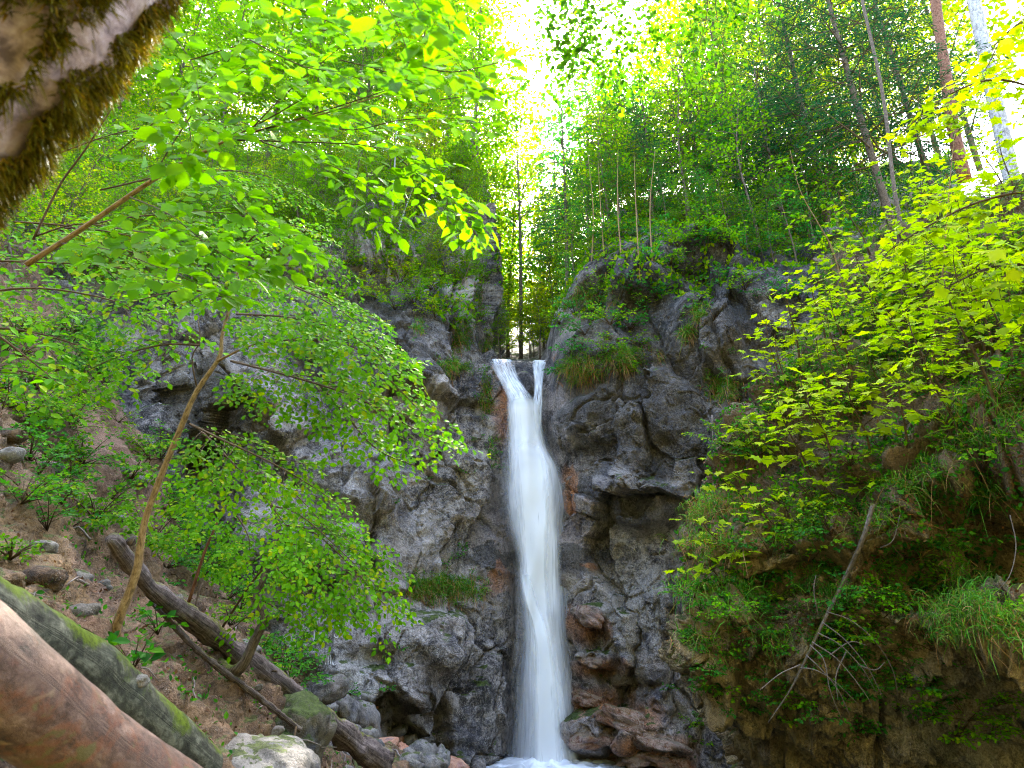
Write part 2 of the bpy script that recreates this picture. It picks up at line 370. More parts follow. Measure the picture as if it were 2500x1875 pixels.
def bark_mat(name, c0, c1, c2, su=14, sv=5, bump=.5, moss=None, mosslo=.55):
    m, t, nd, lk, b = nodes(name)
    gi = geo(t); pos = gi.outputs['Position']
    uvn = nd.new('ShaderNodeUVMap'); mp = N(t, 'ShaderNodeMapping'); mp.inputs['Scale'].default_value = (su, sv, 1); lk.new(uvn.outputs[0], mp.inputs[0])
    n = noise(t, mp.outputs[0], 1.6, 8, .7, .6); n2 = noise(t, pos, 22, 5, .7)
    f = mth(t, 'ADD', mth(t, 'MULTIPLY', n, .7), mth(t, 'MULTIPLY', n2, .35))
    c = ramp(t, f, [(.42, c0), (.53, c1), (.66, c2)])
    if moss:
        sx = nd.new('ShaderNodeSeparateXYZ'); lk.new(gi.outputs['Normal'], sx.inputs[0])
        mf = mth(t, 'ADD', mth(t, 'MULTIPLY', sx.outputs[2], .35), noise(t, pos, 4, 6, .7))
        c = mixc(t, ramp(t, mf, [(mosslo, g(0)), (mosslo+.12, g(1))]), c, ramp(t, noise(t, pos, 30, 4, .7), [(.35, tuple(x*.4 for x in moss)), (.65, moss)]))
    lk.new(c, b.inputs['Base Color']); b.inputs['Roughness'].default_value = .8; b.inputs['Specular IOR Level'].default_value = .25
    bp = nd.new('ShaderNodeBump'); bp.inputs['Strength'].default_value = bump; bp.inputs['Distance'].default_value = .02
    lk.new(f, bp.inputs['Height']); lk.new(bp.outputs[0], b.inputs['Normal'])
    return m
M['bark'] = bark_mat('bark', (.04, .03, .022), (.12, .09, .065), (.24, .19, .15), moss=(.10, .14, .01), mosslo=.68)
M['sapling'] = bark_mat('sapling_bark', (.09, .055, .02), (.24, .15, .06), (.36, .25, .12), su=6, sv=12)
M['twig'] = bark_mat('twig_bark', (.04, .025, .012), (.09, .055, .025), (.15, .10, .05), su=3, sv=9)
M['pale'] = bark_mat('pale_bark', (.16, .15, .15), (.38, .37, .37), (.58, .56, .55), su=8, sv=3)
M['dead'] = bark_mat('dead_wood', (.10, .08, .07), (.24, .20, .18), (.40, .35, .32), su=4, sv=10)
M['reddish'] = bark_mat('spruce_bark', (.09, .035, .02), (.22, .10, .06), (.34, .18, .12), su=10, sv=6)
M['bigbark'] = bark_mat('big_bark', (.11, .075, .07), (.34, .25, .24), (.56, .46, .46), su=9, sv=9, bump=.8, moss=(.13, .10, .01), mosslo=.60)

# ------------------------------------------------------------------ terrain sheets
SHEETS = []
def crom(A, n, axis):
    A = np.moveaxis(np.asarray(A, float), axis, 0); B = smooth_path(A.reshape(len(A), -1), n).reshape((n,)+A.shape[1:])
    return np.moveaxis(B, 0, axis)
def sheet(name, ctrl, nu, nv, mat, disp, label, cat, stain_shade=None, name_kind='structure'):
    C = np.array([[P(*c) for c in row] for row in ctrl])
    G = crom(crom(C, nv, 0), nu, 1)
    du = np.gradient(G, axis=1); dv = np.gradient(G, axis=0)
    nn = nrmz(np.cross(du, dv))
    tocam = CAM-G
    if (nn*tocam).sum(-1).mean() < 0: nn = -nn
    G = G + nn*disp(G)[..., None]
    G = G + disp_vec(G)
    i, j = np.meshgrid(np.arange(nv-1), np.arange(nu-1), indexing='ij')
    Fq = np.stack([i*nu+j, i*nu+j+1, (i+1)*nu+j+1, (i+1)*nu+j], -1).reshape(-1, 4)
    du = np.gradient(G, axis=1); dv = np.gradient(G, axis=0); n2 = nrmz(np.cross(du, dv))
    if (n2*(CAM-G)).sum(-1).mean() < 0: Fq = Fq[:, ::-1]; n2 = -n2
    st = stain_shade(G.reshape(-1, 3)) if stain_shade else np.zeros((nu*nv, 4))
    o = mesh_obj(name, G.reshape(-1, 3), [Fq], mat, attr={'stain_shade': st})
    tag(o, label, cat, kind=name_kind)
    s = dict(G=G, N=n2, o=o, F=Fq); SHEETS.append(s); return s
def disp_vec(G): return 0
def to_px(W):
    r = W-CAM; f = r[..., 1]*math.cos(PITCH)+r[..., 2]*math.sin(PITCH); u = -r[..., 1]*math.sin(PITCH)+r[..., 2]*math.cos(PITCH)
    return 512+F*r[..., 0]/f, 384-F*u/f

# positions of individual bulges of the gorge wall: centre, radii (m), push out (m)
BUL = [(P(608, 345, 14.8), 1.4, 1.2, .7), (P(582, 425, 16.2), .7, .8, .45), (P(635, 400, 15.0), 1.5, 1.1, .45), (P(645, 500, 14.6), .9, .8, .55),
       (P(705, 330, 14.2), 1.0, 1.3, .7), (P(660, 640, 14.8), 1.1, 1.6, .5), (P(430, 640, 14.6), 1.1, .9, .8), (P(600, 735, 15.6), 1.0, .55, .7),
       (P(650, 745, 15.0), .9, .5, .6), (P(592, 612, 15.9), .42, .22, .5), (P(598, 660, 15.8), .45, .22, .5), (P(350, 480, 14.6), 1.4, 1.2, .5), (P(300, 640, 14.0), 1.3, .8, .6),
       (P(470, 480, 15.8), .7, 1.5, .35), (P(420, 400, 15.6), .9, 1.3, .4), (P(523, 385, 17.0), .45, .6, .35), (P(640, 270, 14.9), 1.0, .9, .5), (P(360, 700, 14.2), 1.5, .7, .5),
       (P(700, 250, 15.3), 1.4, .7, .5), (P(560, 560, 16.4), .6, .9, .3)]
def fall_mask(G):      # 0 at the waterfall, 1 away from it
    px, py = to_px(G)
    return np.clip(np.abs(px-538)/44-.45, 0.10, 1)
def cliff_disp(G):
    wp = G+.35*np.stack([fbm(G*.6, 4, 5), fbm(G*.6, 4, 6), fbm(G*.6, 4, 7)], -1)
    h1, k1 = facets(wp*np.array([.34, .34, .19]), 11, 1.0); h2, k2 = facets(wp*np.array([.85, .85, .48])+4, 23, 1.2); h3, k3 = facets(wp*np.array([2.6, 2.6, 1.9])+9, 37, 1.2)
    d = .90*h1-.14*(1-sstep(0, .04, k1))
    d = d+.30*h2-.06*(1-sstep(0, .04, k2))+.075*h3
    d = d+.25*fbm(G*.35, 2, 1)-.16*billow(G*1.1, 5, 3, .55)+.10+.045*fbm(G*4.5, 4, 9)
    # slanting joints
    s = G[..., 2]*.8+G[..., 0]*.55+.5*fbm(G*.6, 3, 31)
    fr = np.abs((s*.45) % 1-.5); d = d-.22*(1-sstep(0, .06, fr))*sstep(-.1, .5, vnoise(G*.3, 4))
    d = d*fall_mask(G)*(1-.6*sstep(11, 12.8, G[..., 2])*sstep(0, 2, G[..., 0]))
    for (cc, rx, rz, am) in BUL:
        r = np.sqrt(((G[..., 0]-cc[0])/rx)**2+((G[..., 2]-cc[2])/rz)**2+((G[..., 1]-cc[1])/2.5)**2)*(1+.22*vnoise(G*1.3, 8))
        d = d+am*sstep(1.05, .55, r)
    px, py = to_px(G); up = sstep(22, 28, G[..., 1])    # calmer ground far behind the edge
    bed = sstep(16, 5, np.abs(px-521))*sstep(17.4, 18.5, G[..., 1])
    return d*(1-.6*up)*(1-.9*bed)
def blob(G, px, py, rx, ry, seed, hard=.35):
    x, y = to_px(G); r = np.sqrt(((x-px)/rx)**2+((y-py)/ry)**2)+.55*fbm(G*1.4, 4, seed)
    return sstep(1+hard, 1-hard, r)
def cliff_stain_shade(G):
    S = np.zeros((len(G), 4))
    def put(col, a):
        a = np.clip(a, 0, 1); k = a > S[:, 3]; S[k, :3] = col; S[:, 3] = np.maximum(S[:, 3], a)
    put((.42, .39, .36), .6*blob(G, 322, 640, 45, 40, 1)); put((.42, .38, .33), .75*blob(G, 640, 590, 30, 55, 2))
    put((.36, .34, .34), .5*blob(G, 350, 470, 60, 60, 3)); put((.48, .45, .42), .75*blob(G, 345, 680, 34, 40, 4)); put((.36, .30, .30), .5*blob(G, 570, 400, 22, 45, 6))
    put((.40, .35, .31), .5*blob(G, 400, 590, 20, 70, 14)); put((.34, .28, .27), .6*blob(G, 570, 520, 26, 55, 12)); put((.45, .36, .34), .6*blob(G, 590, 735, 30, 35, 15))
    put((.40, .34, .32), .55*blob(G, 690, 660, 30, 60, 16)); put((.36, .30, .28), .55*blob(G, 490, 560, 26, 50, 17))
    for px, py, rx, ry, s in ((590, 625, 20, 13, 21), (600, 665, 20, 9, 22), (622, 715, 38, 16, 23), (650, 750, 40, 12, 24), (583, 565, 16, 6, 25), (505, 385, 7, 26, 26), (560, 372, 8, 16, 27),
                              (572, 490, 10, 22, 28), (498, 565, 10, 22, 29), (590, 700, 14, 10, 30), (350, 735, 22, 14, 31), (505, 420, 8, 20, 32)):
        put((.46, .16, .03), .8*blob(G, px, py, rx, ry, s, .9))
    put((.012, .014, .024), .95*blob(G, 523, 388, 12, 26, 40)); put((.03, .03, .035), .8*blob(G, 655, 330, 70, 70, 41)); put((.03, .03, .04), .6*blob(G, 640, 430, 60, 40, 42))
    put((.05, .042, .012), .8*blob(G, 210, 420, 45, 60, 43)); put((.03, .03, .03), .7*blob(G, 540, 560, 70, 14, 44)); put((.02, .02, .022), .8*blob(G, 380, 330, 90, 50, 45)); put((.03, .03, .032), .95*blob(G, 700, 255, 150, 60, 46)); put((.032, .031, .035), .78*blob(G, 670, 390, 120, 120, 47)); put((.03, .03, .034), .8*blob(G, 600, 375, 50, 40, 48))  # first, olive patch: overhang shadow painted into the left recess
    return S
cpx = [-160, 40, 130, 195, 245, 330, 410, 465, 497, 522, 548, 585, 640, 700, 770, 860, 960]
def row(py, Ys, px=None, pyo=None):
    px = px or cpx; return [(px[i], (pyo or {}).get(i, py), Ys[i]) for i in range(len(cpx))]
def cp(**k):
    c = list(cpx)
    for a, b in k.items(): c[int(a[1:])] = b
    return c
CL = [
 row(900, [10.5, 11.5, 12.5, 13.5, 13.8, 14.3, 15.0, 15.7, 16.4, 16.9, 16.6, 16.0, 15.5, 15.0, 14.5, 14.0, 13.5]),
 row(800, [10.5, 11.5, 12.5, 13.5, 13.9, 14.4, 15.0, 15.7, 16.4, 17.0, 16.6, 16.0, 15.5, 15.0, 14.5, 14.0, 13.5]),
 row(700, [10.6, 11.6, 12.6, 13.8, 14.0, 14.5, 15.1, 15.8, 16.5, 17.1, 16.7, 16.1, 15.5, 15.0, 14.5, 14.0, 13.5]),
 row(600, [10.8, 11.8, 12.8, 14.4, 14.1, 14.6, 15.2, 15.9, 16.6, 17.2, 16.8, 16.1, 15.4, 14.8, 14.3, 13.8, 13.4]),
 row(500, [11.0, 12.0, 13.2, 15.8, 14.1, 14.8, 15.5, 16.0, 16.7, 17.3, 16.9, 16.0, 15.2, 14.6, 14.2, 13.8, 13.4]),
 row(430, [11.2, 12.2, 13.5, 16.2, 14.3, 15.0, 15.7, 16.2, 16.9, 17.3, 16.9, 15.7, 15.0, 14.5, 14.1, 13.8, 13.4]),
 row(366, [11.5, 12.5, 14.0, 15.8, 15.0, 15.4, 16.0, 16.6, 17.2, 17.4, 17.2, 15.8, 15.1, 14.6, 14.2, 13.9, 13.5], cp(c8=492, c9=520, c10=545, c11=565)),
 row(315, [12.5, 13.5, 15.0, 16.0, 16.0, 16.2, 16.8, 17.2, 18.6, 18.6, 18.4, 16.3, 15.3, 14.8, 14.3, 14.0, 13.7], cp(c7=463, c8=497, c9=520, c10=543, c11=562), {7: 325, 8: 361, 9: 361.5, 10: 361}),
 row(240, [14.0, 15.0, 16.5, 17.5, 17.8, 18.0, 18.5, 18.8, 22.0, 22.0, 22.0, 17.0, 16.2, 15.8, 15.3, 15.0, 14.8], cp(c7=474, c8=490, c9=518, c10=545, c11=568), {8: 357, 9: 361, 10: 355, 11: 290, 12: 240, 13: 245, 14: 262, 15: 275, 16: 270}),
 row(190, [17.0, 18.0, 19.5, 20.5, 21.0, 21.0, 21.5, 22.0, 30.0, 31.0, 30.0, 21.0, 19.5, 19.0, 18.0, 17.5, 17.0], cp(c7=478, c8=486, c9=517, c10=552, c11=600), {8: 335, 9: 352, 10: 335, 11: 245, 12: 222, 13: 225, 14: 235, 15: 240, 16: 235}),
 row(155, [22.0, 24.0, 26.0, 27.0, 28.0, 29.0, 30.0, 32.0, 44.0, 46.0, 44.0, 32.0, 28.0, 27.0, 26.0, 25.0, 24.0], cp(c7=475, c8=487, c9=517, c10=560, c11=610), {8: 310, 9: 335, 10: 310, 11: 225, 12: 200, 13: 195, 14: 185, 15: 170, 16: 150}),
]
cliff = sheet('cliff', CL, 840, 740, M['cliff'], cliff_disp, 'grey weathered limestone gorge wall with cracks, bulges and rusty seeps on both sides of the waterfall', 'cliff', cliff_stain_shade)

def hill_disp(G):
    wp = G+.25*np.stack([fbm(G*.9, 3, 5), fbm(G*.9, 3, 6), fbm(G*.9, 3, 7)], -1)
    h1, k1 = facets(wp*.75, 51, 1.1); h2, k2 = facets(wp*2.1+3, 53, 1.2); h3, k3 = facets(wp*5.5+7, 55, 1.2)
    return .38*h1*sstep(0, .07, k1)-.10*(1-sstep(0, .08, k1))+.13*h2*sstep(0, .07, k2)-.05*(1-sstep(0, .08, k2))+.07*h3+.26*fbm(G*.8, 5, 52)-.13*billow(G*2.6, 5, 54)+.03*fbm(G*11, 3, 58)
def hill_stain(G):
    x, y = to_px(G); S = np.zeros((len(G), 4))
    soil = sstep(590, 480, y+40*fbm(G*1.5, 3, 61)); S[:, :3] = (.15, .095, .065); S[:, 3] = soil*.9
    r = blob(G, 960, 535, 95, 60, 62); S[:, 3] *= 1-r
    gz = blob(G, 960, 725, 90, 60, 63); k = gz > .3; S[k, :3] = (.15, .15, .145); S[:, 3] = np.maximum(S[:, 3], gz*.7)
    return S
HL = [
 [(860, 262, 15), (852, 250, 13), (900, 230, 12), (960, 200, 11), (1040, 165, 10.4), (1180, 110, 10)],
 [(815, 350, 12), (803, 345, 10), (870, 320, 9.2), (940, 300, 8.4), (1040, 270, 7.7), (1180, 240, 7)],
 [(760, 435, 11.5), (748, 430, 9.2), (820, 410, 8.3), (910, 390, 7.5), (1030, 370, 6.7), (1180, 350, 6)],
 [(735, 505, 11), (720, 500, 8.7), (790, 480, 7.7), (890, 460, 6.9), (1030, 450, 6.0), (1180, 440, 5.4)],
 [(722, 550, 11), (704, 545, 8.3), (780, 540, 7.4), (880, 520, 6.7), (960, 480, 6.5), (1180, 490, 6.2)],
 [(735, 592, 11), (718, 588, 8.6), (785, 585, 7.4), (870, 575, 6.7), (960, 570, 7.2), (1180, 590, 6.8)],
 [(715, 628, 11), (694, 625, 8.2), (770, 620, 7.3), (860, 618, 6.7), (960, 612, 6.2), (1180, 640, 5.6)],
 [(715, 675, 11), (692, 670, 8.4), (770, 675, 7.6), (860, 670, 7.0), (960, 668, 6.7), (1180, 680, 6.2)],
 [(735, 730, 12), (710, 725, 9.0), (780, 735, 8.2), (870, 735, 7.6), (960, 740, 7.3), (1180, 760, 6.8)],
 [(765, 800, 12), (742, 800, 9.6), (805, 810, 8.9), (880, 820, 8.3), (960, 830, 8), (1180, 860, 7.4)],
 [(780, 980, 12), (760, 980, 9.8), (810, 980, 9.2), (880, 980, 8.6), (960, 980, 8.3), (1180, 980, 8)],
]
hill = sheet('hillside', HL, 480, 560, M['darkrock'], hill_disp, 'steep mossy hillside with overhanging dark rock, right of the gorge', 'hillside', hill_stain)

def slope_disp(G):
    e1, e2, e = worley(G*2.2, 73)
    return .22*fbm(G*.7, 5, 71)+.08*fbm(G*3.5, 4, 72)+.05*(e-.5)-.05*billow(G*6, 3, 74)
def slope_stain(G):
    S = np.zeros((len(G), 4)); S[:, :3] = (.25, .14, .10)
    S[:, 3] = np.maximum.reduce([.8*blob(G, 115, 430, 45, 70, 81), .6*blob(G, 110, 620, 60, 60, 82)*.6])
    k = blob(G, 20, 560, 60, 60, 83) > .5; S[k, :3] = (.22, .13, .05); S[k, 3] = .6
    return S
SL = [
 [(40, 255, 15), (25, 240, 12.5), (-40, 230, 10), (-120, 220, 7.5), (-300, 180, 5)],
 [(75, 330, 14), (58, 322, 11.3), (5, 305, 9), (-70, 285, 6.6), (-280, 240, 4.6)],
 [(120, 390, 13.5), (106, 387, 10.6), (55, 390, 8.3), (-20, 390, 6), (-250, 380, 4)],
 [(165, 480, 13), (150, 472, 10), (90, 480, 7.5), (10, 480, 5), (-220, 480, 3.3)],
 [(202, 562, 13), (182, 553, 9.8), (122, 560, 6.8), (30, 560, 4.3), (-200, 570, 2.8)],
 [(262, 630, 13), (244, 620, 10), (175, 625, 6.5), (70, 625, 4), (-150, 660, 2.5)],
 [(302, 690, 13.5), (284, 684, 10.3), (225, 680, 6.5), (110, 685, 4), (-120, 760, 2.4)],
 [(352, 744, 14.5), (336, 740, 11.4), (275, 735, 6.8), (160, 745, 4), (-50, 860, 2.4)],
 [(460, 770, 16), (440, 770, 13), (340, 790, 7.5), (220, 820, 4.2), (50, 980, 2.4)],
 [(560, 860, 16), (520, 860, 13), (440, 900, 7.5), (320, 960, 4.2), (200, 1150, 2.5)],
]
slope = sheet('dirt_slope', SL, 300, 420, M['soil'], slope_disp, 'bare brown dirt slope with gravel falling to the pool on the left', 'slope', slope_stain)

# stream bed, pool and a wide ground sheet
def plane_grid(name, x0, x1, y0, y1, z, n, mat, amp, label, cat, seed):
    X, Y = np.meshgrid(np.linspace(x0, x1, n), np.linspace(y0, y1, n)); G = np.stack([X, Y, np.full_like(X, z)], -1)
    G[..., 2] += amp*fbm(G*.8, 4, seed); i, j = np.meshgrid(np.arange(n-1), np.arange(n-1), indexing='ij')
    Fq = np.stack([i*n+j, i*n+j+1, (i+1)*n+j+1, (i+1)*n+j], -1).reshape(-1, 4)
    o = mesh_obj(name, G.reshape(-1, 3), [Fq], mat, attr={'stain_shade': np.zeros((n*n, 4))}); return tag(o, label, cat, kind='structure')
plane_grid('ground', -150, 150, -150, 190, -2.2, 120, M['soil'], .4, 'dark stony ground under the gorge', 'ground', 5)
plane_grid('bank', -6, 5, -4, 5.5, -.35, 120, M['soil'], .12, 'gravel bank in front of the pool', 'bank', 6)
mw, t, nd, lk, b = nodes('pool_water'); b.inputs['Base Color'].default_value = (.03, .05, .045, 1); b.inputs['Roughness'].default_value = .06
b.inputs['Specular IOR Level'].default_value = .6
bp = nd.new('ShaderNodeBump'); bp.inputs['Strength'].default_value = .35; bp.inputs['Distance'].default_value = .05
lk.new(noise(t, geo(t).outputs['Position'], 4.5, 4, .6), bp.inputs['Height']); lk.new(bp.outputs[0], b.inputs['Normal'])
M['water'] = mw
plane_grid('pool_water', -12, 9, 4.5, 18, -1.0, 80, mw, .015, 'dark rippled pool at the foot of the waterfall', 'water', 7)

# unseen slope added behind the camera to cut the frontal light
th_, zz = np.meshgrid(np.radians(np.linspace(188, 352, 90)), np.linspace(0, 1, 50))
G = np.stack([(15+9*zz)*np.cos(th_)*1.1, 2+(15+9*zz)*np.sin(th_)*.9, -2.5+24*zz], -1); G += (1.2*fbm(G*.25, 5, 90))[..., None]*np.array([.7, .7, .3])
i, j = np.meshgrid(np.arange(49), np.arange(89), indexing='ij'); Fq = np.stack([i*90+j, i*90+j+1, (i+1)*90+j+1, (i+1)*90+j], -1).reshape(-1, 4)
tag(mesh_obj('hillside', G.reshape(-1, 3), [Fq], M['darkrock'], attr={'stain_shade': np.tile([.05, .07, .02, .8], (G.size//3, 1))}), 'unseen wooded slope added behind the viewer to cut the frontal light', 'hillside', kind='structure')
V_all = []; F_all = []; off = 0
for s in SHEETS:
    V_all.append(s['G'].reshape(-1, 3)); F_all.append(s['F']+off); off += len(V_all[-1])
BVH = BVHTree.FromPolygons([tuple(v) for v in np.concatenate(V_all)], [tuple(f) for f in np.concatenate(F_all)])
def hit(px, py, default=None):
    d = P(px, py, 10)-CAM; d /= np.linalg.norm(d)
    loc, nor, idx, dist = BVH.ray_cast(Vector(CAM), Vector(d))
    if loc is None: return (default, np.array([0, -1., 0])) if default is not None else (None, None)
    nor = np.array(nor)
    if nor@d > 0: nor = -nor
    return np.array(loc), nor
def on_ground(x, y, ztop=60):
    loc, nor, idx, dist = BVH.ray_cast(Vector((x, y, ztop)), Vector((0, 0, -1)))
    return None if loc is None else np.array(loc)
def sample(s, n, cond=None, seed=1):
    """random points of a sheet, evenly by area; cond(points, normals) keeps some"""
    G, Nn = s['G'], s['N']; A = np.linalg.norm(np.cross(G[1:, :-1]-G[:-1, :-1], G[:-1, 1:]-G[:-1, :-1]), axis=-1)
    r = np.random.default_rng(seed); A = A.ravel()
    k = r.choice(len(A), n, p=A/A.sum()); i, j = np.divmod(k, G.shape[1]-1); a = r.random((n, 1)); b_ = r.random((n, 1))
    p = G[i, j]*(1-a)*(1-b_)+G[i+1, j]*a*(1-b_)+G[i, j+1]*(1-a)*b_+G[i+1, j+1]*a*b_; q = Nn[i, j]
    if cond is not None: m_ = cond(p, q); p, q = p[m_], q[m_]
    return p, q
# ------------------------------------------------------------------ waterfall
def water_mat(name, dens, edge, su, sv, col=(.86, .90, .96), seed=0.0, lo=.35, hi=.65):
    m, t, nd, lk, b = nodes(name)
    uvn = nd.new('ShaderNodeUVMap'); sx = nd.new('ShaderNodeSeparateXYZ'); lk.new(uvn.outputs[0], sx.inputs[0])
    mp = N(t, 'ShaderNodeMapping'); mp.inputs['Scale'].default_value = (su, sv, 1); mp.inputs['Location'].default_value = (seed, seed*2.1, 0); lk.new(uvn.outputs[0], mp.inputs[0])
    n = noise(t, mp.outputs[0], 1.0, 6, .68, .25)
    mp2 = N(t, 'ShaderNodeMapping'); mp2.inputs['Scale'].default_value = (su*.22, sv*.8, 1); mp2.inputs['Location'].default_value = (seed+9, seed, 0); lk.new(uvn.outputs[0], mp2.inputs[0])
    n2 = noise(t, mp2.outputs[0], 1.0, 3, .6)
    u = sx.outputs[0]; e = mth(t, 'MULTIPLY', mth(t, 'MULTIPLY', u, mth(t, 'SUBTRACT', 1.0, u)), 4.0)
    e = mth(t, 'POWER', e, edge)
    a = mth(t, 'MULTIPLY', ramp(t, mth(t, 'ADD', mth(t, 'MULTIPLY', n, .6), mth(t, 'MULTIPLY', n2, .4)), [(lo, g(.04)), (hi, g(1))]), e)
    fa = N(t, 'ShaderNodeAttribute'); fa.attribute_name = 'fade'
    a = mth(t, 'MULTIPLY', mth(t, 'MINIMUM', mth(t, 'MULTIPLY', a, dens), 1.0), fa.outputs['Fac'])
    b.inputs['Base Color'].default_value = (*col, 1); b.inputs['Roughness'].default_value = .6; b.inputs['Specular IOR Level'].default_value = .2
    tl = nd.new('ShaderNodeBsdfTranslucent'); tl.inputs[0].default_value = (*col, 1)
    mx = nd.new('ShaderNodeMixShader'); mx.inputs[0].default_value = .35; lk.new(b.outputs[0], mx.inputs[1]); lk.new(tl.outputs[0], mx.inputs[2])
    tp = nd.new('ShaderNodeBsdfTransparent'); m2 = nd.new('ShaderNodeMixShader'); lk.new(a, m2.inputs[0]); lk.new(tp.outputs[0], m2.inputs[1]); lk.new(mx.outputs[0], m2.inputs[2])
    lk.new(m2.outputs[0], nd['Material Output'].inputs[0]); return m
wf = thing('waterfall', 'tall white waterfall pouring through the notch in the gorge wall into the pool', 'waterfall', P(545, 765, 16.2))
org = P(545, 765, 16.2)
def curtain(name, rows, mat, bulge=.25, n=90, mu=30, fade=0):
    L = smooth_path([P(r[1], r[0], r[3]) for r in rows], n); R = smooth_path([P(r[2], r[0], r[3]) for r in rows], n)
    u = np.linspace(0, 1, mu); prof = np.sqrt(np.clip(1-(2*u-1)**2, 0, 1))
    wdt = np.linalg.norm(R-L, axis=1)
    G = L[:, None]*(1-u)[None, :, None]+R[:, None]*u[None, :, None]
    G[..., 1] -= bulge*wdt[:, None]*prof[None]; G[..., 1] += .10*vnoise(G*np.array([3, 3, .8]), 5)
    Bk = G.copy(); Bk[..., 1] += (.35*wdt[:, None]*prof[None]+.03)
    S = np.concatenate([[0], np.cumsum(np.linalg.norm(np.diff(L, axis=0), axis=1))])
    uv = np.stack(np.broadcast_arrays(u[None], S[:, None]), -1).reshape(-1, 2)
    i, j = np.meshgrid(np.arange(n-1), np.arange(mu-1), indexing='ij')
    Fq = np.stack([i*mu+j, (i+1)*mu+j, (i+1)*mu+j+1, i*mu+j+1], -1).reshape(-1, 4)
    fd = sstep(0, fade, np.linspace(0, 1, n)) if fade else np.ones(n); fd = np.repeat(np.tile(fd[:, None], (1, mu)).reshape(-1, 1), 4, 1); fd[:, 3] = 1
    return mesh_obj(name, np.concatenate([G.reshape(-1, 3), Bk.reshape(-1, 3)])-org, [np.concatenate([Fq, Fq[:, ::-1]+n*mu])], mat, wf, True, np.concatenate([uv, uv]), {'fade': np.concatenate([fd, fd])})
curtain('fall_strand', [(361, 489, 513, 17.9), (366, 491, 515, 17.2), (376, 496, 519, 17.0), (388, 502, 526, 16.75), (402, 507, 535, 16.55), (420, 508, 541, 16.45), (450, 508, 545, 16.4)], water_mat('strand_water', 1.35, .9, 10, 1.3, seed=1.5, lo=.38, hi=.62), .2)
curtain('fall_strand', [(361, 532, 549, 17.9), (366, 532, 546, 17.2), (385, 534, 543, 16.85), (402, 532, 543, 16.6), (425, 524, 542, 16.45), (450, 516, 544, 16.4)], water_mat('thin_strand_water', 1.5, .9, 6, 1.1, seed=4.5, lo=.36, hi=.6), .2)
curtain('fall_core', [(396, 505, 541, 16.5), (418, 506, 542, 16.45), (445, 507, 547, 16.35), (470, 506, 560, 16.25), (496, 505, 564, 16.2), (524, 509, 562, 16.15), (550, 516, 562, 16.1), (575, 519, 562, 16.1), (602, 521, 563, 16.1),
                      (637, 523, 565, 16.1), (690, 521, 572, 16.1), (735, 519, 579, 16.1), (772, 516, 586, 16.1)], water_mat('core_water', 2.5, 1.5, 13, .50, (.92, .94, .98), 2.2, lo=.26, hi=.64), .22, fade=.06)
curtain('fall_core', [(430, 508, 544, 16.2), (480, 509, 554, 16.0), (520, 514, 553, 15.95), (560, 519, 550, 15.9), (602, 523, 552, 15.9), (640, 526, 558, 15.9), (710, 526, 568, 15.9), (772, 524, 580, 15.9)], water_mat('core_water', 2.6, 2.2, 7, .40, (.94, .96, .98), 12.7, .32, .60), .25, fade=.15)
curtain('fall_ribbon', [(560, 516, 530, 15.85), (585, 519, 534, 15.8), (605, 523, 540, 15.75), (625, 529, 548, 15.75), (650, 531, 554, 15.75), (700, 529, 562, 15.75), (772, 528, 570, 15.75)], water_mat('ribbon_water', 1.8, 2.4, 4, .5, (.95, .97, .98), 7.7, .3, .55), .25, fade=.3)
curtain('fall_veil', [(415, 502, 548, 16.8), (445, 502, 550, 16.75), (470, 499, 564, 16.7), (505, 499, 572, 16.6), (524, 502, 570, 16.6), (550, 510, 572, 16.55), (585, 513, 576, 16.5), (620, 514, 578, 16.5), (655, 512, 580, 16.5), (690, 508, 583, 16.5), (723, 505, 587, 16.5), (772, 499, 597, 16.5)],
        water_mat('veil_water', 1.3, 1.3, 15, .40, (.84, .88, .97), 3.3, .34, .70), .18, fade=.1)
c0 = P(548, 764, 15.9); nr_f, na_f = 26, 90      # churned foam where it lands
rr_, aa_ = np.meshgrid(np.linspace(0, 1, nr_f), np.linspace(0, 2*math.pi, na_f), indexing='ij')
G = np.stack([c0[0]+rr_*np.cos(aa_)*2.3*(1+.15*np.sin(aa_*5)), c0[1]-.2+rr_*np.sin(aa_)*1.5, 0*rr_], -1)
G[..., 2] = -1.02+.16*(1-rr_**.7)*(1+.5*vnoise(G*6, 3))+.05*(1-rr_)*fbm(G*9, 3, 4)+.012
i, j = np.meshgrid(np.arange(nr_f-1), np.arange(na_f-1), indexing='ij'); Fq = np.stack([i*na_f+j, (i+1)*na_f+j, (i+1)*na_f+j+1, i*na_f+j+1], -1).reshape(-1, 4)
fd = np.clip((1-rr_)*1.7*(.55+.9*np.clip(fbm(G*3.5, 4, 9)+.4, 0, 1)), 0, 1).reshape(-1, 1)
mf_, t, nd, lk, b = nodes('foam'); b.inputs['Base Color'].default_value = (.85, .88, .92, 1); b.inputs['Roughness'].default_value = .8
fa = N(t, 'ShaderNodeAttribute'); fa.attribute_name = 'fade'; lk.new(fa.outputs['Fac'], b.inputs['Alpha'])
mesh_obj('foam', G.reshape(-1, 3)-org, [Fq], mf_, wf, attr={'fade': np.hstack([fd, fd, fd, fd*0+1])})

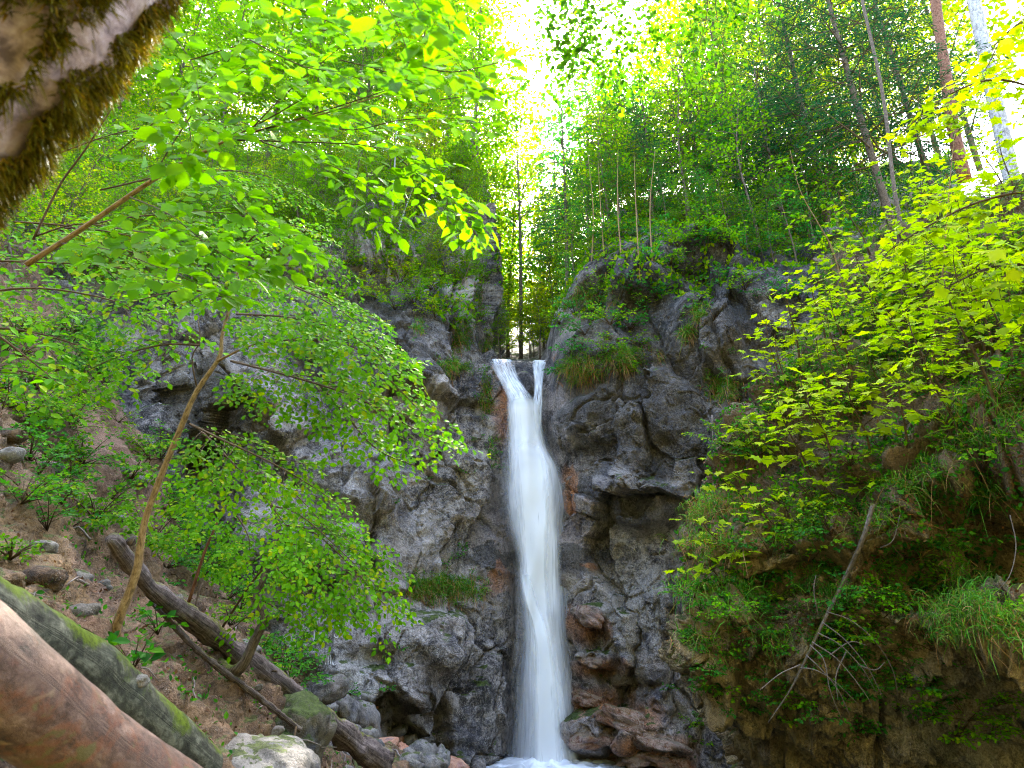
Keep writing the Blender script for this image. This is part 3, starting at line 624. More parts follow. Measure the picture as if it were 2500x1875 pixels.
# ------------------------------------------------------------------ stones and logs
def stone(name, px, py, Y, rx, ry, rz, mat, label, seed, cat='boulder', group=None, sink=.0, rot=0, sub=5, rough=.5, world=None):
    import bmesh
    bm = bmesh.new(); bmesh.ops.create_icosphere(bm, subdivisions=sub, radius=1)
    V = np.array([v.co[:] for v in bm.verts]); Fc = np.array([[v.index for v in f.verts] for f in bm.faces]); bm.free()
    d1, d2, c = worley(V*1.1+seed*3.1, seed); r = 1+rough*(.6-d1)+.14*fbm(V*1.5+seed, 4, seed)+.05*fbm(V*6+seed, 3, seed)
    V = V*r[:, None]; V = np.sign(V)*np.abs(V)**.86*np.array([rx, ry, rz])
    cr_, s_ = math.cos(rot), math.sin(rot); V = np.stack([V[:, 0]*cr_-V[:, 2]*s_, V[:, 1], V[:, 0]*s_+V[:, 2]*cr_], -1)
    p = P(px, py, Y) if world is None else world
    o = mesh_obj(name, V, [Fc], mat, attr={'stain_shade': np.zeros((len(V), 4))}); o.location = [float(x) for x in p]
    return tag(o, label, cat, group)
def px2m(n, px, py, Y):
    return n*np.linalg.norm((P(px+1, py, Y)-P(px, py, Y)))
stone('boulder', 294, 742, 7.4, .34, .40, .40, M['mossboulder'], 'large blocky boulder with green moss on its front, leaning on the dark fallen trunk', 11, rot=-.3)
stone('boulder', 262, 785, 4.6, .33, .40, .24, M['boulder'], 'smooth pale grey boulder at the bottom edge, in front of the mossy one', 12, rot=-.35)
stone('red_stone', 380, 748, 12.6, .36, .3, .14, M['redstone'], 'flat brick red stone lying at the low end of the dark trunk', 13, 'stone', rot=.15, sub=4)
rs = np.random.default_rng(5)
# loose stones along the foot of the slope
k = 0; tries = 0
while k < 48 and tries < 3000:
    tries += 1
    f = rs.random(); px = 285+175*f+rs.normal(0, 10); py = 690+85*f+rs.normal(0, 12)
    if py > 775: continue
    loc, nor = hit(px, py)
    if loc is None or loc[1] < 6: continue
    s = rs.uniform(.06, .20)*(1.3 if rs.random() < .15 else 1); red = rs.random() < .15
    stone('stone', 0, 0, 0, s*rs.uniform(.9, 1.6), s, s*rs.uniform(.5, .9), M['redstone'] if red else M['boulder'], 'small reddish stone in the rubble at the foot of the wall' if red else 'small grey stone in the rubble at the foot of the wall',
          100+k, 'stone', 'loose reddish stones' if red else 'loose grey stones', rot=rs.uniform(-.6, .6), sub=3, world=loc); k += 1
k = 0
for (px, py, Y, s) in ((415, 760, 13.2, .30), (435, 768, 13.4, .26), (398, 768, 12.8, .28), (368, 722, 13.0, .26), (345, 708, 12.6, .24), (452, 770, 13.8, .24), (330, 690, 12.0, .25)):
    k += 1
    stone('stone', px, py, Y, s*1.3, s, s*.8, M['boulder'] if k % 3 else M['redstone'], 'fist to bucket sized block at the water edge below the wall', 200+k, 'stone', 'blocks at the water edge', rot=k*.5, sub=4)

M['rust'] = rock_mat('rust_stone', (.018, .012, .010), (.16, .060, .022), (.40, .28, .22), moss_amt=.3, lichen=.3, scale=2.6, bump=.9, brown=(.34, .11, .02), rough=.45)
for k, (px, py, Y, rx, rz, rot) in enumerate(((592, 738, 15.3, .62, .20, .1), (628, 722, 15.1, .75, .22, -.25), (655, 742, 14.9, .80, .20, -.15), (612, 758, 15.1, .85, .18, .05), (668, 762, 14.7, .80, .18, -.1), (588, 700, 15.7, .40, .16, -.2), (640, 758, 14.7, .6, .16, .1), (594, 662, 15.75, .36, .15, -.15), (590, 618, 15.9, .42, .20, -.5))):
    l, nn = hit(px, py); l = l+np.array([0, .12, 0])
    stone('ledge_stone', 0, 0, 0, rx*.78, .38, rz*.95, M['rust'], 'flat rust stained slab jutting from the wall right of the falling water', 500+k, 'stone', 'rust stained slabs beside the waterfall', rot=rot*1.3, sub=5, rough=.75, world=l)
def log(name, pts, radii, mat, label, sides=28, wob=.12, seed=1, n=90):
    path = smooth_path(PP(pts), n); a = Acc(); tube(a, path-path[0], radii, sides, True, wob, seed)
    t_ = thing(name, label, 'log', path[0]); a.build('trunk', mat, t_); return t_, path
def knots(t_, path, n, r, mat, seed, name='branch_stub'):
    rr = np.random.default_rng(seed)
    for k in range(n):
        i = int(rr.uniform(.05, .95)*(len(path)-1)); d = nrmz(np.array([rr.normal(0, .5), -1.0, rr.uniform(.2, 1.0)])); a = Acc()
        p = path[i]-path[0]+d*r*.8; tube(a, np.array([p, p+d*r*.28, p+d*r*.42]), [r*.24, r*.17, r*.08], 9, True, .2, k); a.build(name, mat, t_)
# wood of the peeled trunk
mp_, t, nd, lk, b = nodes('peeled_log')
uvn = nd.new('ShaderNodeUVMap'); mp = N(t, 'ShaderNodeMapping'); mp.inputs['Scale'].default_value = (7, 4.5, 1); lk.new(uvn.outputs[0], mp.inputs[0])
gp = geo(t).outputs['Position']; n1 = noise(t, mp.outputs[0], 1.6, 10, .78, .3); n2 = noise(t, gp, 9, 8, .75, .3)
c = ramp(t, n1, [(.36, (.02, .012, .009)), (.47, (.095, .052, .038)), (.57, (.18, .11, .085)), (.70, (.36, .25, .19))])
c = mixc(t, ramp(t, n2, [(.50, g(0)), (.60, g(.65))]), c, (.20, .07, .03))
c = mixc(t, ramp(t, noise(t, gp, 9, 4, .6), [(.60, g(0)), (.66, g(1))]), c, (.12, .10, .04))
c = mixc(t, ramp(t, noise(t, gp, 5, 3, .5, .7), [(.62, g(0)), (.66, g(.6))]), c, (.36, .26, .16))
lk.new(c, b.inputs['Base Color']); b.inputs['Roughness'].default_value = .55
bp = nd.new('ShaderNodeBump'); bp.inputs['Strength'].default_value = .5; bp.inputs['Distance'].default_value = .015; lk.new(mth(t, 'ADD', n1, n2), bp.inputs['Height']); lk.new(bp.outputs[0], b.inputs['Normal'])
M['peeled'] = mp_
M['mossylog'] = bark_mat('mossy_log', (.018, .018, .014), (.06, .062, .045), (.20, .20, .15), su=7, sv=3, bump=.6, moss=(.11, .16, .006), mosslo=.62)
M['darklog'] = bark_mat('dark_log', (.035, .026, .024), (.13, .10, .095), (.30, .25, .23), su=16, sv=1.2, bump=1.0, moss=(.16, .18, .012), mosslo=.72)
lg, pth = log('peeled_log', [(-120, 590, 1.5), (-20, 668, 1.8), (40, 712, 2.05), (110, 760, 2.35), (200, 812, 2.8), (300, 870, 3.5)], [.135, .13, .127, .122, .114, .105], M['peeled'], 'thick peeled pinkish log with orange stains lying at the bottom left corner', seed=3, wob=.035)
knots(lg, pth, 7, .14, M['peeled'], 4, 'knot')
lg, pth = log('mossy_log', [(-80, 585, 2.2), (0, 630, 2.7), (60, 660, 3.1), (120, 703, 3.5), (208, 768, 4.1)], [.15, .15, .15, .145, .10], M['mossylog'], 'dark wet log patched with bright moss, just above the peeled pink log', seed=5, wob=.08)
knots(lg, pth, 6, .16, M['mossylog'], 8, 'knot')
st = stone('stone', 139, 681, 3.45, .045, .04, .03, M['boulder'], 'small round pale stone resting on the mossy log', 61, 'stone', sub=3, rot=.2)
def log_on(name, p, radii, mat, label, lift=.2, **k):
    """lay a straight log on the slope under the picture points p"""
    h = [(x, y, hit(x, y)[0]) for x, y in p]; h = [(x, y, l[1]) for x, y, l in h if l is not None]
    xs = np.array([v[0] for v in h]); ys = np.array([v[2] for v in h]); A = np.polyfit(xs, ys, 1); off = np.percentile(np.polyval(A, xs)-ys, 97)+lift
    Yc = [np.polyval(A, x)-off for x, y in p]; radii = [px2m(r, x, y, Y_) for r, (x, y), Y_ in zip(radii, p, Yc)]
    return log(name, [(x, y, Y_-r*.8) for (x, y), Y_, r in zip(p, Yc, radii)], radii, mat, label, **k)
lg, pth = log_on('fallen_log', [(112, 538), (150, 586), (190, 617), (240, 655), (300, 703), (352, 742), (384, 764)], [6.5, 8, 9, 10, 11, 11.5, 11.5], M['darklog'], 'long dark fibrous fallen trunk lying down the slope from the sapling to the pool', seed=9, wob=.3)
knots(lg, pth, 5, .16, M['darklog'], 9)
lg, pth = log_on('thin_log', [(150, 600), (200, 652), (262, 700), (300, 730)], [2, 3, 3, 2.5], M['darklog'], 'thin dark pole lying below the long fallen trunk', seed=19, wob=.3)

# ------------------------------------------------------------------ leaning mossy trunk close by
path = smooth_path(PP([(-200, 205, .98), (-70, 85, .95), (20, 3, .95), (108, -82, 1.0), (255, -230, 1.2)]), 90)
a = Acc(); tube(a, path-path[0], [.215, .205, .20, .19, .17], 64, True, .16, 3)
tr = thing('leaning_tree', 'big leaning trunk with pale peeling bark and thick olive moss filling the top left corner', 'tree', path[0]); a.build('trunk', M['bigbark'], tr)
a = Acc(); a2 = Acc()
T_ = nrmz(np.gradient(path, axis=0)); R_ = np.interp(np.linspace(0, 1, 90), np.linspace(0, 1, 5), [.215, .205, .20, .19, .17])
ref = nrmz(np.cross(T_, [0, 0, 1.0])); B_ = np.cross(T_, ref)
nb = 90000; i = rng.integers(0, 90, nb); th = rng.uniform(0, 2*math.pi, nb)
nrm_ = np.cos(th)[:, None]*ref[i]+np.sin(th)[:, None]*B_[i]; pos = path[i]+nrm_*R_[i][:, None]*1.01+T_[i]*rng.uniform(-.01, .01, (nb, 1))
under = nrm_@nrmz(np.array([.65, -.15, -.75])); nz = fbm(pos*7, 4, 12)
px_, py_ = to_px(pos); corner = sstep(150, 70, px_+py_)
sm = px_+py_+38*nz; keep = (sm > 142) | ((sm < 100) & (nz > -.5))
pos, nrm_ = pos[keep], nrm_[keep]; n_ = len(pos); clump = .5+.9*np.clip(fbm(pos*14, 3, 5)+.5, 0, 1)
blades(a, pos-path[0], nrm_*.9+rng.normal(0, .55, (n_, 3))+np.array([0, 0, -.35]), rng.uniform(.014, .042, n_)*clump, rng.uniform(.003, .006, n_), rng.uniform(.1, .7, n_))
a.build('moss', M['mosstuft'], tr)

# ------------------------------------------------------------------ grass tufts on ledges
def tuft(px, py, w_, h_, n, label, group=None, dry=.14, name='grass_tuft', L=(.07, .30), Y=None):
    """grass growing on a patch w_ x h_ (picture pixels) round a ledge point, hanging over its edge"""
    base, _ = hit(px, py)
    if base is None: return
    t_ = thing(name, label, 'grass', base, group)
    P_, D_ = [], []
    for k in range(n//14):
        l, nr = hit(px+rng.normal(0, .27)*w_, py+rng.normal(0, .30)*h_)
        if l is None or abs(l[1]-base[1]) > 1.2: continue
        m_ = 14; P_.append(l+rng.normal(0, .035, (m_, 3))-nr*.02); D_.append(nr*.55+np.array([0, 0, .75])+rng.normal(0, .42, (m_, 3)))
    if not P_: return
    P_ = np.concatenate(P_); D_ = np.concatenate(D_); k = rng.random(len(P_)) > dry
    a = Acc(); blades(a, P_[k]-base, D_[k], rng.uniform(*L, k.sum()), .016, rng.uniform(.25, 1.0, k.sum())); a.build('green_blades', M['grass'], t_)
    k = ~k; D2 = D_[k].copy(); D2[:, 2] -= .9
    a = Acc(); blades(a, P_[k]-base, D2, rng.uniform(*L, k.sum())*1.1, .012, rng.uniform(.6, 1.4, k.sum())); a.build('dry_blades', M['straw'], t_)
    return t_
for q in ((456, 366, 30, 16, 1700, 'arched grass tuft on a ledge left of the waterfall lip'),
          (461, 338, 22, 26, 1500, 'grass tuft with brown beard above the arched one left of the waterfall'),
          (487, 392, 12, 46, 1000, 'long trailing brown grass beard beside the waterfall lip'),
          (418, 328, 14, 14, 420, 'small dry grass tuft on the dark rock under the left shrubs'),
          (580, 368, 42, 26, 2400, 'wide bushy grass tuft on the ledge right of the waterfall lip'),
          (622, 358, 46, 24, 2600, 'large arching green grass cushion on the right buttress'),
          (590, 300, 50, 30, 1800, 'grass and moss cushion under the shrubs of the right buttress'),
          (699, 313, 16, 14, 800, 'little bearded grass tuft on the grey right buttress'),
          (687, 332, 12, 18, 620, 'narrow grass tuft just below the little bearded one'),
          (721, 388, 30, 24, 2000, 'round grass cushion alone on the grey right wall'),
          (442, 588, 66, 20, 6500, 'broad green grass tuft on the ledge left of the falling water'),
          (487, 350, 14, 20, 800, 'grass on the left shoulder right above the waterfall lip'),
          (476, 300, 16, 40, 1200, 'hanging grass strip on the edge of the left massif'),
          (492, 452, 10, 24, 260, 'sparse grass beside the white water half way up'),):
    tuft(*q[:5], q[5])

# grass clumps on the hillside
pts, nr_ = sample(hill, 1400, lambda p, q: (q[:, 2] > .05) & (to_px(p)[0] < 1035) & (to_px(p)[0] > 690) & (to_px(p)[1] < 640) & (to_px(p)[1] > 120), 3)
vis = []
for p, q in zip(pts, nr_):
    x, y = to_px(p); l, _ = hit(float(x), float(y))
    if l is not None and np.linalg.norm(l-p) < .25: vis.append((p, q))
def grass_clump(p, n, L, label, group, dryf, spread=.12):
    t_ = thing('grass_clump', label, 'grass', p, group); m_ = n
    pos = p+rng.normal(0, spread, (m_, 3))*np.array([1, 1, .5]); D_ = rng.normal(0, .45, (m_, 3))+np.array([-.1, -.35, .8])
    k = rng.random(m_) > dryf
    a = Acc(); blades(a, pos[k]-p, D_[k], rng.uniform(L*.5, L*1.2, k.sum()), .009, rng.uniform(.4, 1.3, k.sum())); a.build('green_blades', M['grass'], t_)
    a = Acc(); k = ~k; D_[k, 2] -= .4; blades(a, pos[k]-p, D_[k], rng.uniform(L*.4, L, k.sum()), .007, rng.uniform(.5, 1.1, k.sum())); a.build('dry_blades', M['straw'], t_)
for k, (p, q) in enumerate(vis[:95]):
    grass_clump(p, 190, rng.uniform(.22, .42), 'grass clump with brown hanging blades on the right hillside', 'grass clumps on the right hillside', rng.uniform(.03, .25))
# named big ones
for (px, py, lab) in ((722, 510, 'tall green and rust grass beard on the prow of the right hillside'), (712, 545, 'rust coloured grass beard at the tip of the prow'), (890, 600, 'pale straw tuft hanging over the dark hollow'), (960, 622, 'wide soft grassy mound on the ledge at the right edge'),
                      (1000, 625, 'grassy mound cut by the right edge of the picture'), (880, 520, 'green tussock over the dark overhang'), (840, 600, 'grass tussock beside the hanging branch'), (700, 640, 'grass fringe on the dark rock corner')):
    for dx in (-14, 0, 14) if 'mound' in lab or 'beard' in lab else (0,):
        l, nn = hit(px+dx, py)
        if l is not None: grass_clump(l, 300, .24 if 'mound' in lab else .28, lab, lab, .45 if 'rust' in lab or 'straw' in lab else .25, .16)
# ------------------------------------------------------------------ trees behind: prototypes, then copies
def tree_proto(name, H, R, n_limb, cf, leaf, mat, bark, label, seed, twig=1.3, r0=None, lean=0, tstep=.36, lstep=.13, rise=30):
    global rng
    rng = np.random.default_rng(seed)
    q = np.linspace(0, 1, 14)[:, None]; trunk = np.hstack([lean*q**1.5+.25*np.sin(q*5+seed)*q, .2*np.sin(q*4+seed*2)*q, q*H])
    r0 = r0 or H*.006+.02
    t_ = thing(name, label, 'tree'); wa, la = Acc(), Acc(); tube(wa, trunk, np.linspace(r0, r0*.12, 14), 8, True, .1, seed)
    for k in range(n_limb):
        f = cf+(1-cf)*((k+.5)/n_limb)**.9; az = k*2.399+rng.normal(0, .3); g_ = (f-cf)/(1-cf)
        ln = R*(.55+.9*math.sin(math.pi*min(1, .12+g_*.88))**.8)*rng.uniform(.65, 1.1)*(1-.45*g_)
        p0 = np.array([np.interp(f, q[:, 0], trunk[:, c]) for c in range(3)]); el = math.radians(rise+25*g_+rng.normal(0, 9))
        d = np.array([math.cos(az)*math.cos(el), math.sin(az)*math.cos(el), math.sin(el)]); s = np.linspace(0, 1, 6)[:, None]
        pt = p0+d*s*ln+np.array([0, 0, -1])*.28*ln*s**2
        grow(la, wa, pt, r0*.35*(1-.6*g_), .008, twig, tstep, leaf, lstep, (rng.normal(0, .25), rng.normal(0, .25), 1), .2, .15, 2, RH, .55, 4, 50, True, .006)
    wa.build('trunk', bark, t_); la.build('crown', mat, t_, smooth=False); return t_
def conifer_proto(name, H, R, nb, cf, mat, bark, label, seed, r0=.16):
    global rng
    rng = np.random.default_rng(seed)
    q = np.linspace(0, 1, 10)[:, None]; trunk = np.hstack([.1*np.sin(q*3), 0*q, q*H])
    t_ = thing(name, label, 'tree'); wa, la = Acc(), Acc(); tube(wa, trunk, np.linspace(r0, .015, 10), 8, True, .08, seed)
    for k in range(nb):
        f = cf+(1-cf)*(k+.5)/nb; az = k*2.399+rng.normal(0, .3); ln = (R*(1-(f-cf)/(1-cf))**.8+.25)*rng.uniform(.65, 1.1)
        d = np.array([math.cos(az), math.sin(az), .12]); s = np.linspace(0, 1, 6)[:, None]; p0 = np.array([0, 0, f*H])
        pt = p0+d*s*ln+np.array([0, 0, -1])*.30*ln*s**1.6+np.array([0, 0, 1])*.12*ln*s**4
        grow(la, wa, pt, .03, .006, ln*.42, .17, .20, .055, (0, 0, 1), .35, .12, 1, ND, .35, 4, 58, True, .004)
    wa.build('trunk', bark, t_); la.build('crown', mat, t_, smooth=False); return t_
TB = [tree_proto('broadleaf_tree', 17, 4.0, 40, .10, .26, M['forest'], M['bark'], 'x', 31, twig=1.7),
      tree_proto('broadleaf_tree', 14, 3.4, 38, .08, .25, M['forest'], M['bark'], 'x', 32, lean=1.0, twig=1.6),
      tree_proto('broadleaf_tree', 19, 3.2, 28, .42, .25, M['forest'], M['bark'], 'x', 33, twig=1.6, lean=-.6),
      tree_proto('young_tree', 6, 1.6, 22, .18, .13, M['forest'], M['bark'], 'x', 34, twig=.8, r0=.05, tstep=.2, lstep=.075)]
TC = [conifer_proto('spruce_tree', 15, 3.2, 70, .18, M['needle'], M['bark'], 'x', 41, r0=.12), conifer_proto('spruce_tree', 9, 2.2, 56, .12, M['needle'], M['bark'], 'x', 42, r0=.09)]
USED = set()
def put(proto, px, py, Y, H, h0, mat, label, group=None, name=None, rz=None, tilt=(0, 0), bark=None, snap=True):
    p = P(px, py, Y)
    if snap:
        gz = on_ground(p[0], p[1])
        if gz is not None and abs(gz[2]-p[2]) < 9: p[2] = gz[2]-.15
    s = H/h0; rz = rng.uniform(0, 6.28) if rz is None else rz
    if id(proto) not in USED:
        USED.add(id(proto)); o = proto; o.location = [float(c) for c in p]; o.rotation_euler = (tilt[0], tilt[1], rz); o.scale = (s, s, s); o['label'] = label
        if group: o['group'] = group
    else:
        o = dup(proto, p, rz, s, label, group, tilt)
        if not group and 'group' in o: del o['group']
    for ch in o.children:
        mm = mat if ch.name.startswith('crown') else bark
        if mm is not None and ch.material_slots:
            ch.material_slots[0].link = 'OBJECT'; ch.material_slots[0].material = mm
    return o
FO, LIT, CO = M['forest'], M['forest_sunlit'], M['forest_cool']
rng = np.random.default_rng(77)
# valley seen through the notch, lit from behind
put(TB[2], 521, 361, 25, 15, 19, LIT, 'slim tree with a dark leaning trunk right behind the waterfall lip, leaves tinted sunlit gold', bark=M['bark'], rz=1.2, snap=False)
put(TB[2], 508, 358, 28, 13, 19, LIT, 'thinner tree with leaves tinted sunlit gold beside the dark leaning trunk behind the lip', rz=3.0, snap=False)
for k, (px, py, Y, H, pr, mt) in enumerate([(490, 352, 33, 10, 1, LIT), (549, 350, 31, 9, 1, LIT), (552, 345, 36, 11, 1, CO), (484, 330, 40, 17, 0, FO), (566, 335, 42, 14, 0, CO),
                                            (470, 300, 50, 20, 0, LIT), (590, 300, 50, 16, 0, FO)]):
    put(TB[pr], px, py+6, Y, H, 17 if pr == 0 else 14, mt, 'backlit leafy tree far up the valley behind the notch', 'backlit trees up the valley', snap=False)
for k, (px, py, Y, H) in enumerate([(499, 361, 20.5, 2.6), (540, 359, 21, 3.0), (507, 360, 23, 2.4), (530, 360, 24.5, 3.0), (551, 352, 21.5, 4.2), (492, 355, 22, 3.4), (520, 358, 30, 4.5), (545, 356, 26, 4.5), (500, 357, 27, 4.5)]):
    put(TB[3], px, py, Y, H, 6, LIT if k % 3 else FO, 'bright young tree on the bank of the stream above the lip', 'young trees on the stream bank above the lip', snap=False)
for k in range(14):
    Y = rng.uniform(24, 46); px = rng.uniform(488, 556)
    put(TB[3], px, 360-(Y-20)*.9+(4 if 500 < px < 540 else -6), Y, rng.uniform(2.6, 5.5)*(Y/28)**.5, 6, LIT, 'golden backlit bush beside the stream above the lip', 'golden bushes beside the stream above the lip', snap=False)
for px, Y, H, pr, mt in ((486, 27, 13, 1, FO), (560, 30, 10, 1, CO), (575, 27, 10, 0, FO), (596, 29, 12, 0, LIT), (556, 33, 18, 1, CO)):
    put(TB[pr], px, 345, Y, H, 17 if pr == 0 else 14, mt, 'sunlit tree leaning into the narrow sky gap above the waterfall', 'trees round the sky gap above the waterfall', snap=False)
for k in range(22):
    px = rng.uniform(600, 900); Y = rng.uniform(17, 22)
    put(TB[3], px, 225, Y, rng.uniform(3.5, 7.5), 6, (FO, CO, M['shrub'], LIT)[k % 4], 'bushy young tree on the wooded slope above the right buttress', 'young trees on the slope above the right buttress')
for k in range(6):
    Y = rng.uniform(30, 44); px = (492, 501, 509, 530, 541, 550, 516, 537)[k % 8]+rng.normal(0, 4)
    put(TB[3], px, 352, Y, rng.uniform(5.5, 10.5), 6, (LIT, LIT, FO)[k % 3], 'slim golden green tree crowding the valley behind the lip', 'slim trees crowding the valley behind the lip', snap=False)
# right of the gap, on top of the right buttress
put(TC[0], 567, 285, 20.5, 11, 15, M['needle'], 'tall dark pine trunk with sparse boughs against the white sky right of the notch', rz=.4)
put(TB[2], 590, 262, 22, 12, 19, CO, 'forked grey tree beside the dark pine right of the notch', rz=2.1)
put(TB[0], 612, 250, 23, 8, 17, FO, 'light green tree with spreading limbs behind the right buttress', rz=.9)
put(TC[1], 655, 240, 18.5, 7.5, 9, M['needle'], 'small bluish spruce on top of the right buttress', rz=.3)
put(TC[1], 705, 225, 19, 9.5, 9, M['needle'], 'spruce with layered boughs in the middle of the right buttress top', rz=1.3)
put(TC[1], 632, 235, 21, 8, 9, M['needle_green'], 'greenish spruce between the forked tree and the small bluish spruce', rz=2.3)
put(TC[0], 740, 215, 21, 13, 15, M['needle'], 'dark green spruce rising behind the layered one', rz=.3)
put(TC[0], 830, 230, 17, 16, 15, M['needle'], 'big dark spruce with drooping boughs at the upper right', rz=1.0)
put(TC[0], 890, 215, 15.5, 17, 15, M['needle'], 'big dark spruce next to the pale trunk at the upper right', rz=3.0)
put(TC[0], 935, 200, 18, 17, 15, M['needle'], 'dark spruce behind the pale trunk at the upper right', rz=4.4)
put(TC[1], 790, 245, 16.5, 8, 9, M['needle'], 'low dark spruce where the buttress meets the hillside', rz=2.2)
for k, (px, py, Y, H, pr, mt) in enumerate([(640, 235, 27, 10, 0, FO), (690, 215, 27, 14, 0, LIT), (740, 200, 27, 18, 1, LIT), (790, 200, 26, 17, 0, LIT), (840, 190, 26, 18, 0, LIT), (665, 225, 30, 11, 1, CO), (900, 180, 24, 18, 0, LIT), (980, 170, 22, 18, 1, LIT), (715, 200, 32, 22, 0, LIT), (770, 190, 33, 22, 0, LIT), (620, 230, 30, 12, 1, FO), (860, 180, 32, 22, 0, LIT), (940, 160, 30, 22, 0, LIT)]):
    put(TB[pr], px, py, Y, H, 17 if pr == 0 else 14, mt, 'sunlit leafy tree in the wood above the right buttress', 'leafy trees above the right buttress')
put(TB[3], 763, 268, 15.8, 6.5, 6, FO, 'tall thin tree with a clean stem near the right end of the buttress top', rz=.2)
for k, (px, py, Y, H) in enumerate([(590, 275, 17.2, 3.2), (606, 262, 17.5, 3.6), (622, 250, 17.2, 3.4), (640, 238, 17, 2.6), (668, 238, 16.7, 2.6), (690, 245, 16.2, 2.8), (712, 255, 15.8, 2.6), (733, 262, 15.7, 2.8), (750, 268, 15.5, 2.4), (776, 272, 15.3, 3.0), (800, 280, 15, 3.4), (575, 290, 17, 2.8),
                                            (655, 232, 18, 3.4), (700, 235, 18, 3.2), (727, 245, 17.5, 3.6), (598, 300, 16.4, 1.8), (566, 310, 16.6, 1.6), (820, 270, 16, 4.5), (845, 262, 16, 4.8)]):
    put(TB[3], px, py, Y, H, 6, (CO, FO, CO, M['shrub'])[k % 4], 'young leafy tree crowding the top edge of the right buttress', 'young trees on the right buttress')
# left massif
for k, (px, py, Y, H, pr, mt) in enumerate([(470, 190, 23, 14, 1, FO), (445, 185, 25, 16, 0, LIT), (405, 180, 26, 15, 1, FO), (360, 180, 25, 15, 0, FO), (310, 185, 24, 15, 1, FO), (260, 190, 23, 14, 0, FO), (205, 195, 22, 14, 0, FO), (150, 200, 22, 15, 1, FO), (90, 200, 20, 14, 0, FO),
                                            (430, 150, 32, 15, 0, LIT), (380, 150, 32, 15, 1, LIT), (330, 150, 31, 14, 0, LIT), (270, 150, 30, 14, 1, LIT), (210, 150, 30, 15, 0, FO), (30, 190, 19, 14, 1, FO), (478, 230, 20.5, 9, 1, FO), (20, 160, 30, 17, 0, LIT), (110, 155, 31, 17, 0, LIT), (170, 155, 34, 19, 0, FO), (235, 155, 35, 19, 0, LIT), (300, 155, 35, 19, 0, FO), (355, 155, 36, 19, 0, LIT), (405, 155, 36, 20, 0, FO), (455, 158, 36, 19, 0, LIT), (60, 190, 25, 15, 0, FO), (130, 185, 27, 16, 1, LIT), (335, 170, 27, 14, 0, FO), (415, 170, 28, 14, 0, LIT)]):
    put(TB[pr], px, py, Y, H, 17 if pr == 0 else 14, mt, 'leafy tree in the steep wood above the left wall', 'leafy trees above the left wall')
put(TC[0], 345, 200, 22, 10, 15, M['needle_green'], 'dark green spruce half hidden among the leafy trees above the left wall', rz=.7)
for k in range(200):
    px, py = rng.uniform(10, 480), rng.uniform(150, 305)
    l, nr = hit(px, py)
    if l is None: continue
    x, y = to_px(l+np.array([0, 0, .0]))
    put(TB[3], px, py, l[1]+.1, rng.uniform(1.8, 4.4), 6, (FO, M['shrub'], FO, LIT)[k % 4], 'bright bush on the steep slope above the left wall', 'bushes above the left wall', snap=False, tilt=(rng.uniform(.1, .5), 0))
# pale many-stemmed tree
base, _ = hit(388, 283)
t_ = thing('multi_stem_tree', 'tree of four thin pale stems rising from one root on the left massif', 'tree', base); la = Acc()
for k, (top, r) in enumerate([((397, 120), .05), ((414, 185), .045), ((404, 210), .035), ((372, 215), .03)]):
    e = P(top[0], top[1], base[1]+.6+k*.2); mid = (base+e)/2+np.array([rng.normal(0, .1)-.1, 0, 0]); pt = smooth_path([base, mid, e], 12)
    a = Acc(); tube(a, pt-base, [r, r*.4], 7, True, .05, k); a.build('stem', M['pale'], t_)
    for f in np.linspace(.3, 1, 9):
        p0 = pt[int(f*11)]; az = rng.uniform(0, 6.28); ln = rng.uniform(.7, 1.5); s = np.linspace(0, 1, 5)[:, None]
        grow(la, la, p0-base+np.array([math.cos(az), math.sin(az), .3])*s*ln, .012, .004, .5, .2, .11, .07, (0, 0, 1), .2, .2, 1, RH, .5, 3)
la.build('crown', M['forest'], t_, smooth=False)
# bare thin stems on the buttress
for k, (x0, y0, x1, y1) in enumerate([(624, 285, 618, 225), (640, 282, 634, 230), (653, 275, 655, 225), (607, 292, 598, 235), (590, 285, 588, 230)]):
    b0, _ = hit(x0, y0)
    if b0 is None: continue
    a = Acc(); e = P(x1, y1-75, b0[1]+.8); tube(a, smooth_path([b0-b0, (e-b0)*.5+np.array([rng.normal(0, .1), 0, 0]), e-b0], 10), [.026, .006], 6)
    t_ = thing('slender_stem', 'slender bare pole tree on the shoulder of the right buttress', 'tree', b0, 'slender poles on the right buttress'); a.build('trunk', M['sapling'], t_)
